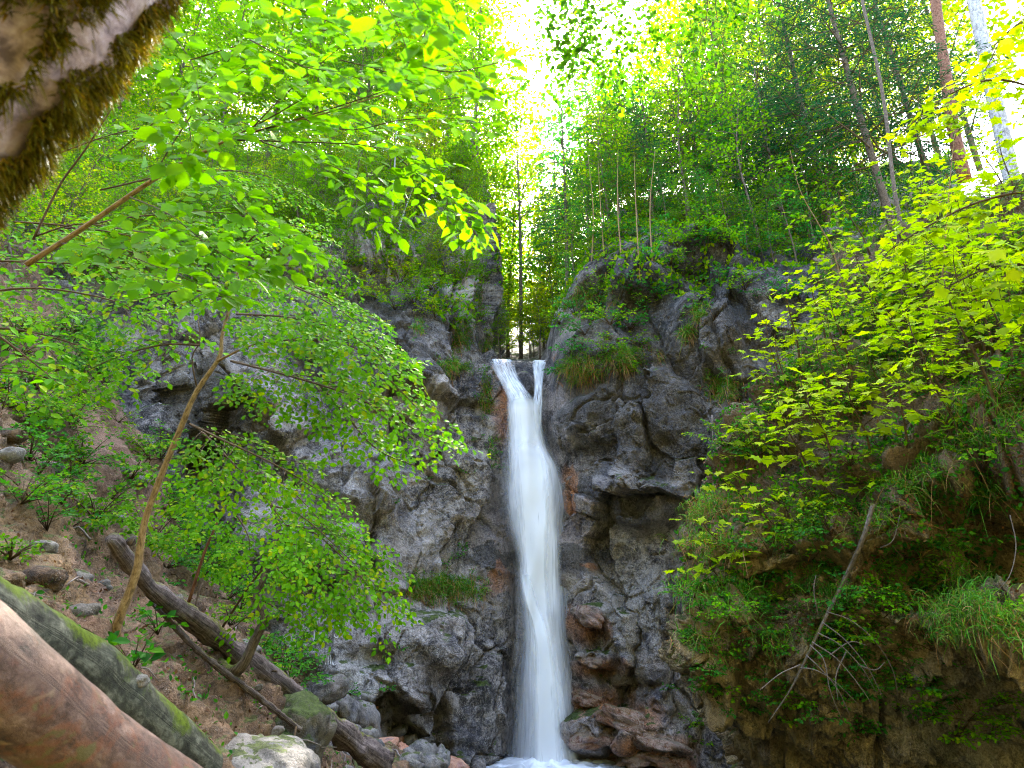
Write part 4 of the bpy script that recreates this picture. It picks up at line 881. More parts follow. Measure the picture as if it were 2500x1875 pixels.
# big trunks top right
for nm, mt, pts, r, lab in (('grey_trunk_tree', M['pale'], [(1040, 330, 12), (1018, 210, 12.6), (988, 68, 13), (972, -10, 13.3), (955, -110, 13.8)], .19, 'smooth pale grey speckled trunk crossing the upper right corner'),
                            ('reddish_trunk_tree', M['reddish'], [(965, 180, 14.5), (952, 120, 14.5), (938, 20, 14.8), (925, -80, 15.4)], .17, 'rough red brown trunk just left of the pale grey trunk'),
                            ('thin_trunk_tree', M['bark'], [(905, 250, 13), (893, 180, 13), (882, 90, 13.2), (860, -10, 13.6), (850, -80, 14)], .05, 'thin brown forked trunk inside the big spruce at upper right')):
    pt = smooth_path(PP(pts), 20); t_ = thing(nm, lab, 'tree', pt[0]); a = Acc(); tube(a, pt-pt[0], [r, r*.8], 14, True, .06, 2); a.build('trunk', mt, t_)
    if r > .1:
        la, wa = Acc(), Acc()
        for k in range(14):
            p0 = pt[19]+np.array([0, 0, rng.uniform(-2, 3)]); az = k*2.4; s = np.linspace(0, 1, 5)[:, None]
            grow(la, wa, p0-pt[0]+np.array([math.cos(az), math.sin(az), .3])*s*2.5, .03, .01, 1.1, .35, .2, .13, (0, 0, 1), .2, .3, 2, RH, .5, 3)
        la.build('crown', FO, t_, smooth=False); wa.build('limbs', mt, t_)

# ------------------------------------------------------------------ foliage close to the camera
def wood(t_, o, pts, r, n=24, mat=None, sides=7, name='branch'):
    pt = smooth_path(PP(pts), n); a = Acc(); tube(a, pt-o, r, sides, True, .06, 1); a.build(name, mat or M['twig'], t_); return pt
def spray(la, wa, o, pts, r0, tl, ts, leaf, ls, up, levels=2, droop=.25, shape=OV, jit=.3, start=.08, ang=50, skip=0, n=16):
    pt = smooth_path(PP(pts), n)-o
    grow(la, wa, pt, r0, .0015, tl, ts, leaf, ls, up, droop, start, levels, shape, jit, 5, ang, True, .0012, skip)
rng = np.random.default_rng(101)
# 1. beech boughs reaching over from the left, near
o = P(28, 264, 3.0)
bb = thing('beech_bough', 'long beech bough with large bright leaves reaching from the left edge across the upper left', 'branch', o)
main = wood(bb, o, [(26, 265, 3.0), (79, 231, 3.0), (153, 180, 2.95), (199, 155, 2.9), (231, 139, 2.85), (287, 123, 2.8), (333, 111, 2.75), (416, 83, 2.7)], [.016, .014, .009, .005, .003], 40, M['sapling'])
la, wa = Acc(), Acc()
UPN = (.15, -.75, .65)
for pts, tl, r0 in (([(231, 139, 2.85), (333, 108, 2.75), (420, 80, 2.7), (455, 78, 2.65)], .34, .005),
               ([(199, 155, 2.9), (262, 122, 2.8), (340, 82, 2.7), (440, 62, 2.6)], .36, .005),
               ([(237, 140, 2.85), (300, 142, 2.9), (368, 146, 2.9), (425, 165, 2.9), (478, 238, 2.9)], .34, .005),
               ([(262, 142, 2.9), (330, 165, 3.0), (370, 190, 3.0), (385, 222, 3.0)], .30, .004),
               ([(180, 165, 2.9), (215, 180, 2.8), (250, 215, 2.7), (300, 255, 2.6)], .30, .004),
               ([(130, 197, 2.95), (170, 215, 2.8), (215, 250, 2.7), (262, 275, 2.6)], .28, .004),
               ([(90, 224, 3.0), (140, 232, 2.9), (200, 240, 2.8), (262, 262, 2.7), (302, 266, 2.7)], .26, .004),
               ([(150, 182, 2.9), (175, 140, 2.6), (205, 100, 2.4), (260, 60, 2.2)], .30, .004),
               ([(60, 243, 3.0), (110, 250, 2.8), (160, 268, 2.7), (235, 300, 2.6)], .26, .004),
               ([(250, 130, 2.8), (290, 90, 2.7), (350, 40, 2.6), (385, 20, 2.5)], .30, .004), ([(120, 150, 2.9), (170, 110, 2.8), (220, 70, 2.7), (250, 30, 2.6)], .32, .004), ([(190, 60, 2.9), (260, 40, 2.8), (330, 30, 2.7), (400, 30, 2.6)], .32, .004), ([(300, 118, 2.9), (350, 130, 2.9), (400, 120, 2.9), (450, 118, 2.9), (490, 125, 2.9)], .32, .004), ([(390, 150, 3), (430, 185, 3), (460, 205, 3), (475, 235, 3)], .3, .004)):
    spray(la, wa, o, pts, r0, tl*1.15, .075, .108, .058, UPN, 1, .22, jit=.38, skip=.06)
wa.build('twigs', M['twig'], bb); la.build('leaves', M['beech_near'], bb)
o = P(395, -20, 1.5)
bb = thing('beech_spray', 'blurred beech spray with very large leaves hanging from the top left of the sky gap', 'branch', o); la, wa = Acc(), Acc()
for pts, tl in (([(330, -60, 1.6), (365, -20, 1.55), (395, 20, 1.5), (410, 60, 1.5)], .20), ([(420, -60, 1.7), (440, -10, 1.7), (452, 40, 1.7)], .17), ([(200, -50, 1.8), (240, -15, 1.8), (300, 10, 1.8), (350, 30, 1.8)], .20), ([(400, 60, 1.8), (450, 72, 1.8), (500, 62, 1.8), (516, 58, 1.8)], .17), ([(440, 100, 2.2), (470, 95, 2.2), (488, 88, 2.2)], .16),
                ([(250, 40, 1.9), (300, 65, 1.9), (340, 72, 1.9)], .20), ([(380, -60, 1.6), (400, -20, 1.6), (425, 20, 1.6), (430, 45, 1.6)], .18), ([(160, 20, 1.9), (190, 60, 1.9), (200, 100, 1.9)], .18), ([(340, 60, 1.9), (380, 70, 1.9), (420, 85, 1.9)], .18), ([(170, 90, 2.0), (190, 130, 2.0), (185, 170, 2.0)], .18)):
    spray(la, wa, o, pts, .003, tl, .055, .092, .045, (.1, -.9, .4), 1, .25, jit=.4, skip=.06)
wa.build('twigs', M['twig'], bb); la.build('leaves', M['beech_near'], bb)
o = P(112, 108, 3.4)
bb = thing('bare_twig', 'thin dark bare twig slanting down from the mossy trunk at the left', 'branch', o)
wood(bb, o, [(112, 108, 3.2), (85, 150, 3.3), (60, 185, 3.4), (33, 240, 3.5)], [.004, .007, .008], 16)
wood(bb, o, [(36, 236, 3.5), (78, 224, 3.4), (130, 230, 3.4), (190, 240, 3.4)], [.006, .002], 16)
# 2. second layer of boughs, a little farther
o = P(-30, 300, 4.6)
bb = thing('beech_bough', 'smaller leaved beech boughs drooping in layers from the left edge below the large leaved one', 'branch', o); la, wa = Acc(), Acc()
for pts, tl in (([(-60, 300, 4.2), (30, 288, 4.4), (107, 299, 4.6), (150, 318, 4.8), (220, 352, 5.0)], .65), ([(-60, 330, 4.2), (20, 330, 4.5), (90, 350, 4.8), (150, 380, 5.0)], .6), ([(-60, 260, 4.6), (30, 262, 4.8), (120, 268, 5.0), (200, 290, 5.2)], .7),
                ([(-60, 380, 4.0), (10, 370, 4.3), (64, 384, 4.5), (110, 405, 4.7)], .45), ([(-40, 220, 5.0), (60, 225, 5.2), (150, 240, 5.4), (230, 265, 5.6)], .8), ([(-60, 300, 3.2), (-10, 330, 3.3), (30, 360, 3.4), (60, 385, 3.4)], .35),
                ([(60, 230, 6), (150, 215, 6.4), (240, 215, 6.8), (320, 250, 7.0), (350, 290, 7.2)], .95), ([(100, 190, 6.5), (200, 170, 6.8), (280, 180, 7.2), (330, 215, 7.4)], 1.0), ([(40, 160, 6.5), (130, 130, 6.8), (230, 120, 7.2), (300, 150, 7.4)], 1.0),
                ([(60, 230, 6.2), (140, 255, 6.4), (220, 285, 6.6), (300, 330, 6.8)], .9)):
    spray(la, wa, o, pts, .012, tl, .14, .072, .042, (.25, -.7, .65), 2, .3, skip=.08, jit=.4)
wa.build('twigs', M['twig'], bb); la.build('leaves', M['beech'], bb)
# 3. sapling on the slope
sb, _ = hit(115, 638); SY = sb[1]
o = sb
sp_ = thing('young_beech_tree', 'young beech with a kinked light brown trunk growing out of the dirt slope', 'tree', o)
print('SY', SY)
wood(sp_, o, [(115, 642, SY+.1), (117, 625, SY), (136, 573, SY), (141, 542, SY), (150, 505, SY), (183, 422, SY), (197, 391, SY), (219, 358, SY), (222, 336, SY), (230, 306, SY), (233, 290, SY), (240, 262, SY)], [x*SY/9.5 for x in (.10, .064, .056, .05, .046, .041, .037, .03, .024, .018, .012)], 60, M['sapling'], 12, 'trunk')
wood(sp_, o, [(216, 362, SY), (240, 350, SY-.1), (258, 343, SY-.2)], [.022*SY/9.5, .013*SY/9.5], 8, M['sapling'])
wood(sp_, o, [(197, 388, SY), (192, 358, SY), (200, 341, SY), (198, 320, SY)], [.014*SY/9.5, .004], 10)
la, wa = Acc(), Acc(); U1 = (.35, -.72, .60)
for pts, tl in (([(256, 343, SY-.2), (300, 340, SY-.4), (350, 345, SY-.6), (400, 390, SY-.8), (432, 425, SY-.9)], .85),
                ([(231, 361, SY), (311, 382, SY-.4), (366, 402, SY-.6), (420, 432, SY-.7), (463, 449, SY-.8)], .80),
                ([(237, 314, SY), (294, 318, SY-.4), (350, 335, SY-.7), (405, 375, SY-.9)], .75),
                ([(238, 270, SY), (290, 285, SY-.3), (340, 310, SY-.5), (385, 350, SY-.7)], .75),
                ([(320, 385, SY-.4), (350, 420, SY-.5), (378, 450, SY-.6), (420, 468, SY-.6)], .55),
                ([(190, 424, SY), (223, 440, SY-.2), (270, 462, SY-.4), (310, 485, SY-.5), (341, 506, SY-.6)], .60),
                ([(200, 430, SY), (230, 460, SY-.2), (256, 488, SY-.4), (290, 530, SY-.5)], .55),
                ([(238, 262, SY), (255, 235, SY-.2), (290, 225, SY-.3), (330, 240, SY-.4)], .6),
                ([(235, 300, SY), (190, 290, SY-.2), (140, 300, SY-.4), (90, 320, SY-.5)], .6), ([(200, 345, SY), (160, 345, SY-.2), (110, 360, SY-.3), (60, 385, SY-.4)], .5)):
    spray(la, wa, o, pts, .010, tl*SY/6.8, .10*SY/6.8, .068*SY/6.5, .040*SY/6.5, U1, 2, .28, skip=.05, jit=.38)
wa.build('twigs', M['twig'], sp_); la.build('crown', M['beech'], sp_)
# 4. lower small tree with drooping fan
sb, _ = hit(228, 668); LY = sb[1]; o = sb; print('LY', LY)
sp_ = thing('small_beech_tree', 'small crooked tree with J shaped stem and drooping leaf fan over the fallen trunk', 'tree', o)
wood(sp_, o, [(216, 662, LY), (231, 672, LY-.15), (244, 663, LY-.2), (256, 637, LY-.2), (265, 617, LY-.2), (257, 596, LY-.2), (266, 571, LY-.2), (279, 530, LY-.2), (270, 500, LY-.2), (262, 470, LY-.2)], [.06, .055, .045, .04, .03, .025, .016], 50, M['bark'], 9, 'trunk')
wood(sp_, o, [(188, 605, LY+.1), (204, 554, LY-.1), (218, 521, LY-.2), (226, 500, LY-.2)], [.018, .012, .008], 16, M['reddish'])
wood(sp_, o, [(222, 628, LY), (250, 585, LY-.2), (270, 560, LY-.2)], [.012, .010], 10, M['twig'])
la, wa = Acc(), Acc()
for pts, tl in (([(275, 525, LY-.2), (310, 530, LY-.4), (350, 565, LY-.5), (380, 600, LY-.6), (402, 622, LY-.6)], .75),
                ([(270, 505, LY-.2), (300, 515, LY-.4), (340, 550, LY-.5), (385, 595, LY-.6)], .7),
                ([(278, 540, LY-.2), (300, 560, LY-.4), (335, 595, LY-.5), (360, 625, LY-.6)], .7),
                ([(264, 480, LY-.2), (290, 490, LY-.3), (320, 520, LY-.4), (355, 560, LY-.5)], .65),
                ([(268, 560, LY-.2), (290, 580, LY-.3), (310, 600, LY-.4), (340, 620, LY-.5)], .5),
                ([(262, 475, LY-.2), (235, 470, LY-.3), (205, 485, LY-.4), (180, 510, LY-.4)], .6),
                ([(226, 500, LY-.2), (210, 480, LY-.2), (190, 470, LY-.2), (165, 475, LY-.3)], .5), ([(226, 505, LY-.2), (240, 520, LY-.3), (250, 545, LY-.4), (240, 570, LY-.4)], .45),
                ([(258, 610, LY-.2), (240, 622, LY-.3), (222, 640, LY-.3)], .25), ([(262, 600, LY-.2), (290, 615, LY-.3), (315, 625, LY-.3)], .28)):
    spray(la, wa, o, pts, .010, tl*LY/7, .11*LY/7, .062*LY/7, .038*LY/7, (.35, -.70, .62), 2, .28, skip=.05, jit=.4)
wa.build('twigs', M['twig'], sp_); la.build('crown', M['beech'], sp_)
for k, (px, py, R, lab) in enumerate([(150, 545, .9, 'leafy sapling crowding the upper end of the long fallen log'), (205, 575, .8, 'leafy sapling between the two beeches on the slope'), (95, 520, .7, 'loose green sapling on the dirt slope left of the young beech'), (30, 420, .8, 'green sapling at the left edge below the drooping boughs'), (75, 400, .7, 'bright sapling at the top of the pink dirt face'), (255, 575, .9, 'bushy sapling under the lower drooping fan'), (30, 500, .5, 'small sapling low at the left edge'), (130, 480, .6, 'thin leaved sapling beside the bend of the young beech trunk'), (55, 460, .6, 'airy green sapling in the middle of the bare soil'), (175, 520, .7, 'sapling right above the fallen log'), (10, 560, .45, 'small leafy sapling just above the mossy log at the left edge'), (240, 610, .6, 'low leafy sapling hiding the middle of the fallen log')]):
    l, nn = hit(px, py); o = l; t_ = thing('sapling', lab, 'sapling', l); la, wa = Acc(), Acc()
    for q in range(9):
        az = q*2.4+rng.normal(0, .3); ln = R*rng.uniform(.7, 1.2)*l[1]/8; s_ = np.linspace(0, 1, 7)[:, None]
        pt = np.array([math.cos(az)*.8, math.sin(az)*.5-.3, rng.uniform(.35, 1.1)])*s_*ln+np.array([0, 0, -1])*.4*ln*s_**2
        grow(la, wa, pt, .009, .002, ln*.5, .085*l[1]/8, .062*l[1]/8, .036*l[1]/8, (.25, -.7, .65), .3, .2, 2, OV, .4, 4)
    wa.build('twigs', M['twig'], t_); la.build('leaves', M['beech'], t_)
# 5. lime twigs hanging from the top, middle
for nm, lab, rows_ in (('lime_branch', 'dark green round leaved twigs hanging from the top edge right of the white sky gap', [((590, -60), (600, 10), (588, 60), (580, 98)), ((560, -60), (565, 0), (563, 45), (570, 75)), ((625, -60), (630, 10), (640, 60), (642, 100)), ((600, -50), (612, 20), (618, 50), (612, 85)), ((650, -60), (648, 0), (650, 40), (652, 70)), ((545, -60), (550, -20), (552, 15), (548, 40)), ((575, 10), (560, 40), (545, 66), (532, 74)), ((585, -40), (576, 10), (596, 70), (602, 90)), ((540, -60), (556, 0), (560, 50), (556, 100)), ((570, -50), (584, 20), (575, 70), (566, 108)), ((610, -50), (602, 20), (610, 70), (622, 110)), ((640, -30), (634, 30), (628, 66), (634, 90))]),
                       ('lime_branch', 'second cluster of hanging round leaved twigs at the top, farther right', [((700, -60), (708, 0), (700, 45), (690, 80)), ((735, -60), (730, 0), (722, 40), (712, 70)), ((690, -60), (690, 20), (694, 60), (688, 100)), ((750, -60), (752, -20), (745, 20), (738, 42)), ((670, -60), (672, -20), (680, 20), (676, 50)), ((715, -50), (716, 10), (724, 50), (722, 85))])):
    o = P(rows_[0][0][0], rows_[0][0][1], 5.2); t_ = thing(nm, lab, 'branch', o); la, wa = Acc(), Acc()
    for r_ in rows_:
        yy = rng.uniform(4.6, 5.6); pts = [(x, y, yy+.1*j) for j, (x, y) in enumerate(r_)]
        spray(la, wa, o, pts, .007, .42, .10, .085, .05, (rng.normal(0, .3), -1, .35), 1, .6, jit=.55, ang=42, skip=.1)
    wa.build('twigs', M['twig'], t_); la.build('leaves', M['lime'], t_)

# ------------------------------------------------------------------ maple saplings and undergrowth on the hillside
def maple(base, H, lean, nbr, leaf, label, group=None, stem=None, mat=None, shape=MP, name='maple_sapling', blen=.55):
    t_ = thing(name, label, 'sapling', base, group); q = np.linspace(0, 1, 8)[:, None]
    pt = np.hstack([q*lean[0]+.04*np.sin(q*6), q*lean[1], q*H]) if stem is None else stem
    a = Acc(); tube(a, pt, [.008+.008*H, .004], 6, True, .05, 1); a.build('stem', M['twig'] if stem is None else M['sapling'], t_)
    la, wa = Acc(), Acc()
    for k in range(nbr):
        f = .25+.75*(k+.5)/nbr; p0 = np.array([np.interp(f, np.linspace(0, 1, len(pt)), pt[:, c]) for c in range(3)])
        for sg in (-1, 1):
            az = k*1.7+(0 if sg > 0 else math.pi)+rng.normal(0, .3); ln = blen*(1.1-.6*f)*rng.uniform(.6, 1.2); s = np.linspace(0, 1, 5)[:, None]
            br = p0+np.array([math.cos(az), math.sin(az), .35])*s*ln+np.array([0, 0, -1])*.25*ln*s**2
            tube(wa, br, [.005, .002], 3, False)
            m_ = max(2, int(ln/leaf*1.9)); fs = np.linspace(.35, 1, m_); pos = np.stack([np.interp(fs, s[:, 0], br[:, c]) for c in range(3)], -1)
            d = rng.normal(0, .8, (m_, 3)); d[:, 2] = -.25; d[-1] = br[-1]-br[-2]; d = nrmz(d); pe = pos+nrmz(d*[1, 1, 0]+[0, 0, .35])*leaf*.35
            for i in range(m_): tube(wa, np.array([pos[i], pe[i]]), [.002, .0015], 3, False)
            nn = np.array([-.12, -.42, .88])+rng.normal(0, .28, (m_, 3))
            leaves(la, pe, d, nn, leaf*rng.uniform(.6, 1.15, m_), shape)
    wa.build('twigs', M['twig'], t_); la.build('leaves', mat or M['maple'], t_); return t_
rng = np.random.default_rng(202)
MPTS = [(x+rng.normal(0, 12), y+rng.normal(0, 10)) for x, y in ((1000, 170), (985, 230), (930, 275), (900, 290), (1015, 270), (1000, 300), (970, 300), (880, 340), (935, 330), (1010, 380), (980, 350), (905, 380), (860, 400), (970, 460), (840, 490), (755, 590), (1000, 230), (965, 215), (920, 320))]+[(782, 470), (800, 440), (760, 480), (840, 430), (870, 460), (745, 505), (905, 470), (815, 500), (850, 380), (900, 350), (930, 300), (960, 330), (990, 380), (1010, 300), (980, 260), (1000, 420), (955, 430), (880, 300), (910, 260), (940, 230), (970, 190), (1010, 200),
        (825, 350), (850, 320), (780, 400), (800, 375), (890, 420), (930, 390), (1005, 350), (965, 380), (830, 460), (770, 540), (730, 560), (800, 560), (860, 520), (925, 520), (870, 255), (1015, 240), (845, 290), (720, 590), (985, 320), (950, 270)]
for k, (px, py) in enumerate(MPTS):
    l, nn = hit(px, py)
    if l is None: continue
    near = sstep(9, 5.5, l[1])
    low = py > 500
    maple(l-nn*.02, rng.uniform(.35, .6) if low else rng.uniform(.6, 1.5), (rng.normal(-.25, .15), rng.normal(-.25, .12)), 3 if low else 7, rng.uniform(.13, .21), 'yellow green maple sapling with tiers of lobed leaves on the right hillside', 'maple saplings on the right hillside', blen=.6)
l, nn = hit(930, 396)
stem = PP([(930, 396, l[1]), (935, 330, l[1]+.05), (942, 280, l[1]+.05), (946, 230, l[1]), (952, 160, l[1]), (960, 90, l[1]-.1)])
maple(stem[0], 1, (0, 0), 13, .17, 'taller maple sapling with a dark upright stem in the middle of the right hillside', stem=smooth_path(stem, 30)-stem[0], blen=.9)
stem = PP([(849, 310, 10.3), (833, 251, 10.3), (818, 223, 10.3), (800, 190, 10.4), (790, 150, 10.4)])
maple(stem[0], 1, (0, 0), 8, .13, 'thin leaning pale stem with sparse leaves in front of the big spruces', stem=smooth_path(stem, 30)-stem[0], blen=.9, mat=M['shrub'])
# maple boughs entering from the right edge
for k, (pts, lab) in enumerate([([(1110, 120, 6.2), (1040, 90, 6.2), (990, 80, 6.2), (940, 100, 6.3), (905, 130, 6.4)], 'upper maple bough with big lemon green leaves entering from the right edge'),
                                ([(1120, 200, 5.6), (1050, 190, 5.6), (985, 200, 5.7), (930, 225, 5.8), (890, 250, 5.9)], 'middle maple bough with big lemon green leaves entering from the right edge'),
                                ([(1120, 20, 6.6), (1060, 10, 6.6), (1010, 30, 6.6), (985, 70, 6.6)], 'topmost maple bough in the upper right corner'),
                                ([(1130, 300, 5.0), (1060, 270, 5.1), (1000, 265, 5.2), (950, 285, 5.3)], 'lower maple bough with big lemon green leaves entering from the right edge')]):
    pt = smooth_path(PP(pts), 24); o = pt[0]; t_ = thing('maple_bough', lab, 'branch', o); a = Acc(); tube(a, pt-o, [.02, .006], 6); a.build('branch', M['twig'], t_)
    la, wa = Acc(), Acc()
    for i in range(2, 24):
        for sg in (-1, 1, .3):
            d = np.cross(nrmz(pt[min(i+1, 23)]-pt[i-1]), [0, 0, 1])*sg+rng.normal(0, .35, 3); ln = rng.uniform(.15, .5); s = np.linspace(0, 1, 4)[:, None]
            tw = pt[i]-o+d*s*ln+np.array([0, 0, -1])*s**2*ln*.4; tube(wa, tw, [.004, .002], 3, False); m_ = 3
            pos = tw[-1]+rng.normal(0, .06, (m_, 3)); dd = rng.normal(0, .7, (m_, 3)); dd[:, 2] = -.3; nn = np.array([-.1, -.5, .85])+rng.normal(0, .25, (m_, 3)); leaves(la, pos, dd, nn, rng.uniform(.12, .21, m_), MP)
    wa.build('twigs', M['twig'], t_); la.build('leaves', M['maple'], t_)
# small leaved shrubs
def shrub(base, R, n, leaf, mat, label, group, name='shrub', shape=OV, up=None):
    t_ = thing(name, label, 'shrub', base, group); la, wa = Acc(), Acc()
    for k in range(n):
        az = rng.uniform(0, 6.28); el = rng.uniform(.3, 1.2); s = np.linspace(0, 1, 5)[:, None]; d = np.array([math.cos(az)*math.cos(el), math.sin(az)*math.cos(el)-.25, math.sin(el)])
        ln = R*rng.uniform(.6, 1.1); pt = d*s*ln+np.array([0, 0, -1])*.25*ln*s**2
        grow(la, wa, pt, .008*R+.003, .002, ln*.4, leaf*1.3, leaf, leaf*.62, (d[0]*.3, -.35, .9), .25, .25, 1, shape, .45, 3)
    wa.build('twigs', M['twig'], t_); la.build('leaves', mat, t_, smooth=False); return t_
for k in range(64):
    px, py = rng.uniform(720, 1024), rng.uniform(150, 560)
    l, nn = hit(px, py)
    if l is None or l[1] > 12.5: continue
    shrub(l, rng.uniform(.3, .7), 9, rng.uniform(.045, .07), (M['shrub'], M['herb'])[k % 2], 'small leaved green shrub in the undergrowth of the right hillside', 'shrubs on the right hillside')
l, nn = hit(800, 350)
for k, (px, py) in enumerate([(792, 365), (786, 385), (745, 430), (735, 445), (770, 415), (690, 560), (700, 610), (690, 640), (840, 650), (850, 670), (835, 690), (860, 700), (930, 720), (820, 720), (880, 600), (905, 610)]):
    l, nn = hit(px, py)
    if l is not None: shrub(l, rng.uniform(.2, .4), 8, .05, M['herb'], 'little fresh green plant clinging to the dark rock face of the hillside', 'plants on the dark rock face')
# ivy like herbs down the dark rock
for k in range(110):
    px, py = rng.uniform(690, 960), rng.uniform(585, 720)
    l, nn = hit(px, py)
    if l is not None: shrub(l, rng.uniform(.14, .32), 6, .038, M['herb'], 'tiny herb rooted in a crack of the dark rock face', 'tiny herbs on the dark rock face', 'herb')
# right buttress shrubs, cliff plants
for k, (px, py, R) in enumerate([(585, 335, 1.0), (610, 325, 1.1), (630, 330, .9), (600, 300, 1.0), (575, 315, .9), (645, 310, .8), (620, 300, .9), (640, 345, .5), (655, 300, .6), (560, 325, .7), (570, 355, .6), (605, 355, .7), (560, 375, .5), (630, 375, .4),
                                 (720, 285, .7), (745, 290, .8), (770, 300, .8), (690, 275, .6), (800, 300, .7), (670, 265, .6), (650, 260, .6), (700, 300, .3), (697, 308, .35)]):
    l, nn = hit(px, py)
    if l is not None: shrub(l, R, 12, .085, (CO, M['shrub'])[k % 2], 'leafy green shrub rooted on the right buttress', 'shrubs on the right buttress')
for k, (px, py, R) in enumerate([(330, 300, .7), (350, 290, .8), (375, 300, .9), (395, 310, .9), (415, 305, 1.0), (435, 318, .9), (450, 310, .8), (465, 325, .7), (400, 285, 1.0), (430, 290, 1.0), (455, 285, .9), (370, 275, .9), (345, 265, .8), (320, 275, .8), (300, 290, .7), (470, 260, .9), (480, 280, .8), (300, 320, .6), (280, 300, .6), (340, 325, .5), (385, 330, .5), (320, 340, .4), (480, 320, .6), (487, 340, .5)]):
    l, nn = hit(px, py)
    if l is not None: shrub(l, R, 12, .085, (M['shrub'], M['forest'], M['forest_sunlit'])[k % 3], 'yellow green shrub rooted along the top of the left wall', 'shrubs along the top of the left wall')
for k in range(44):
    px = rng.uniform(566, 835); l, nn = hit(px, rng.uniform(215, 252)+max(0, 625-px)*.6)
    if l is not None and l[1] > 12: shrub(l, rng.uniform(.5, 1.1), 11, .10, (CO, M['shrub'], FO)[k % 3], 'dense low green bush along the rim of the right buttress', 'low bushes along the rim of the right buttress')
for k, (px, py) in enumerate([(488, 372), (490, 405), (480, 400), (470, 475), (460, 558), (463, 548), (445, 565), (425, 480), (395, 505), (405, 650), (385, 690), (365, 610), (480, 440), (497, 455), (500, 470), (430, 600), (350, 695), (705, 350), (728, 355), (668, 690), (710, 680), (330, 640)]):
    l, nn = hit(px, py)
    if l is not None: shrub(l, rng.uniform(.18, .34), 7, .06, M['herb'], 'small fern like plant growing from a crack of the gorge wall', 'crack plants on the gorge wall', 'fern')
for k in range(42):
    px, py = rng.uniform(692, 1010), rng.uniform(575, 745); l, nn = hit(px, py)
    if l is not None: shrub(l, rng.uniform(.25, .5), 9, .05, (M['herb'], M['shrub'], M['beech'])[k % 3], 'leafy green plant draped over the dark rock of the hillside', 'plants draped over the dark rock')
# plants on the dirt slope
rr = np.random.default_rng(9); pts_, nr_ = sample(slope, 900, lambda p, q: (to_px(p)[0] > 0) & (to_px(p)[0] < 330) & (to_px(p)[1] > 330) & (to_px(p)[1] < 690), 8)
den = fbm(pts_*.55, 3, 91); k = 0
for p, q, d_ in zip(pts_, nr_, den):
    x, y = to_px(p)
    if k >= 130: break
    if d_ < -.15 and not (y < 470): continue
    if (y > 600 and rr.random() < .8) or (95 < x < 150 and 390 < y < 520 and rr.random() < .8): continue
    l, _ = hit(float(x), float(y))
    if l is None or np.linalg.norm(l-p) > .3: continue
    shrub(p, rr.uniform(.25, .7)*(.6+.07*p[1]), 8, .055, (M['herb'], M['shrub'], M['herb'])[k % 3], 'small leafy plant on the dirt slope', 'plants on the dirt slope', 'herb'); k += 1
for (px, py, R, lab) in ((158, 668, .42, 'fresh green plant with big leaves beside the mossy log'), (290, 716, .16, 'tiny green plant against the mossy boulder'), (175, 635, .4, 'green fern under the upper end of the fallen trunk'), (268, 652, .35, 'leafy plant on top of the long fallen trunk'), (185, 590, .35, 'leafy plant beside the reddish stem')):
    l, nn = hit(px, py)
    shrub(l-np.array([0, .3, 0]), R, 6, .09 if R > .3 else .05, M['herb'], lab, None, 'herb')

# ------------------------------------------------------------------ moss, litter and low ground cover (uncountable)
def cover(s, n, name, label, cat, mat, size, cond, seed, shape=RH, lift=.01, smooth=False):
    global rng
    rng = np.random.default_rng(seed); p, q = sample(s, n, cond, seed); a = Acc()
    leaves(a, p+q*lift+rng.normal(0, .012, p.shape), rng.normal(0, 1, p.shape), q+rng.normal(0, .5, p.shape), rng.uniform(.5, 1.3, len(p))*size, shape)
    o = a.build(name, mat, smooth=smooth); tag(o, label, cat, kind='stuff')
cover(hill, 60000, 'leaf_litter', 'dry brown leaves littering the right hillside', 'leaf litter', M['leaflitter'], .05, lambda p, q: (to_px(p)[1] < 620) & (fbm(p*1.2, 3, 71) > .05), 71)
cover(hill, 60000, 'undergrowth', 'low green herbs covering the right hillside', 'undergrowth', M['herb'], .06, lambda p, q: (to_px(p)[1] < 600) & (fbm(p*.9, 3, 72) > .0), 72, OV, .04)
cover(cliff, 200000, 'ground_cover', 'moss and leaf mat on the slopes above the gorge walls', 'ground cover', M['shrub'], .16, lambda p, q: (to_px(p)[1] < 300+30*fbm(p*.5, 3, 3)) & (p[:, 1] > 14.5) & ((q[:, 2] > .25) | (fbm(p*.9, 3, 73) > .1)), 73, RH, .06)
cover(slope, 26000, 'leaf_litter', 'dry leaves and crumbs scattered on the dirt slope', 'leaf litter', M['leaflitter'], .035, lambda p, q: fbm(p*1.2, 3, 74) > .0, 74)
cover(slope, 22000, 'moss', 'patches of moss and tiny herbs on the dirt slope', 'moss', M['herb'], .04, lambda p, q: fbm(p*.8, 3, 75) > .25, 75, OV, .02)

# ------------------------------------------------------------------ dead branch hanging on the dark rock, roots
rng = np.random.default_rng(303)
M['deadtwig'] = bark_mat('dead_twig', (.06, .05, .045), (.15, .125, .115), (.26, .22, .20), su=4, sv=10)
def yh(px, py, off=.25):
    l, _ = hit(px, py); return (l[1] if l is not None else 7)-off
pts = [(873, 504), (863, 538), (845, 578), (816, 637), (793, 685), (768, 723)]
pts = [(x, y, yh(x, y)) for x, y in pts]; yy = np.linspace(pts[0][2]-.1, min(p[2] for p in pts[-2:])-.15, len(pts)); pts = [(p[0], p[1], min(p[2], yy[i])) for i, p in enumerate(pts)]
o = P(*pts[0]); t_ = thing('dead_branch', 'bare grey dead branch with a mossy upper half hanging down the dark rock face', 'branch', o)
wood(t_, o, pts, [.024, .023, .021, .017, .011, .005], 40, bark_mat('mossy_dead', (.04, .035, .03), (.12, .10, .09), (.24, .20, .18), su=4, sv=10, moss=(.09, .09, .01), mosslo=.55), 8)
Yd = pts[3][2]-.05
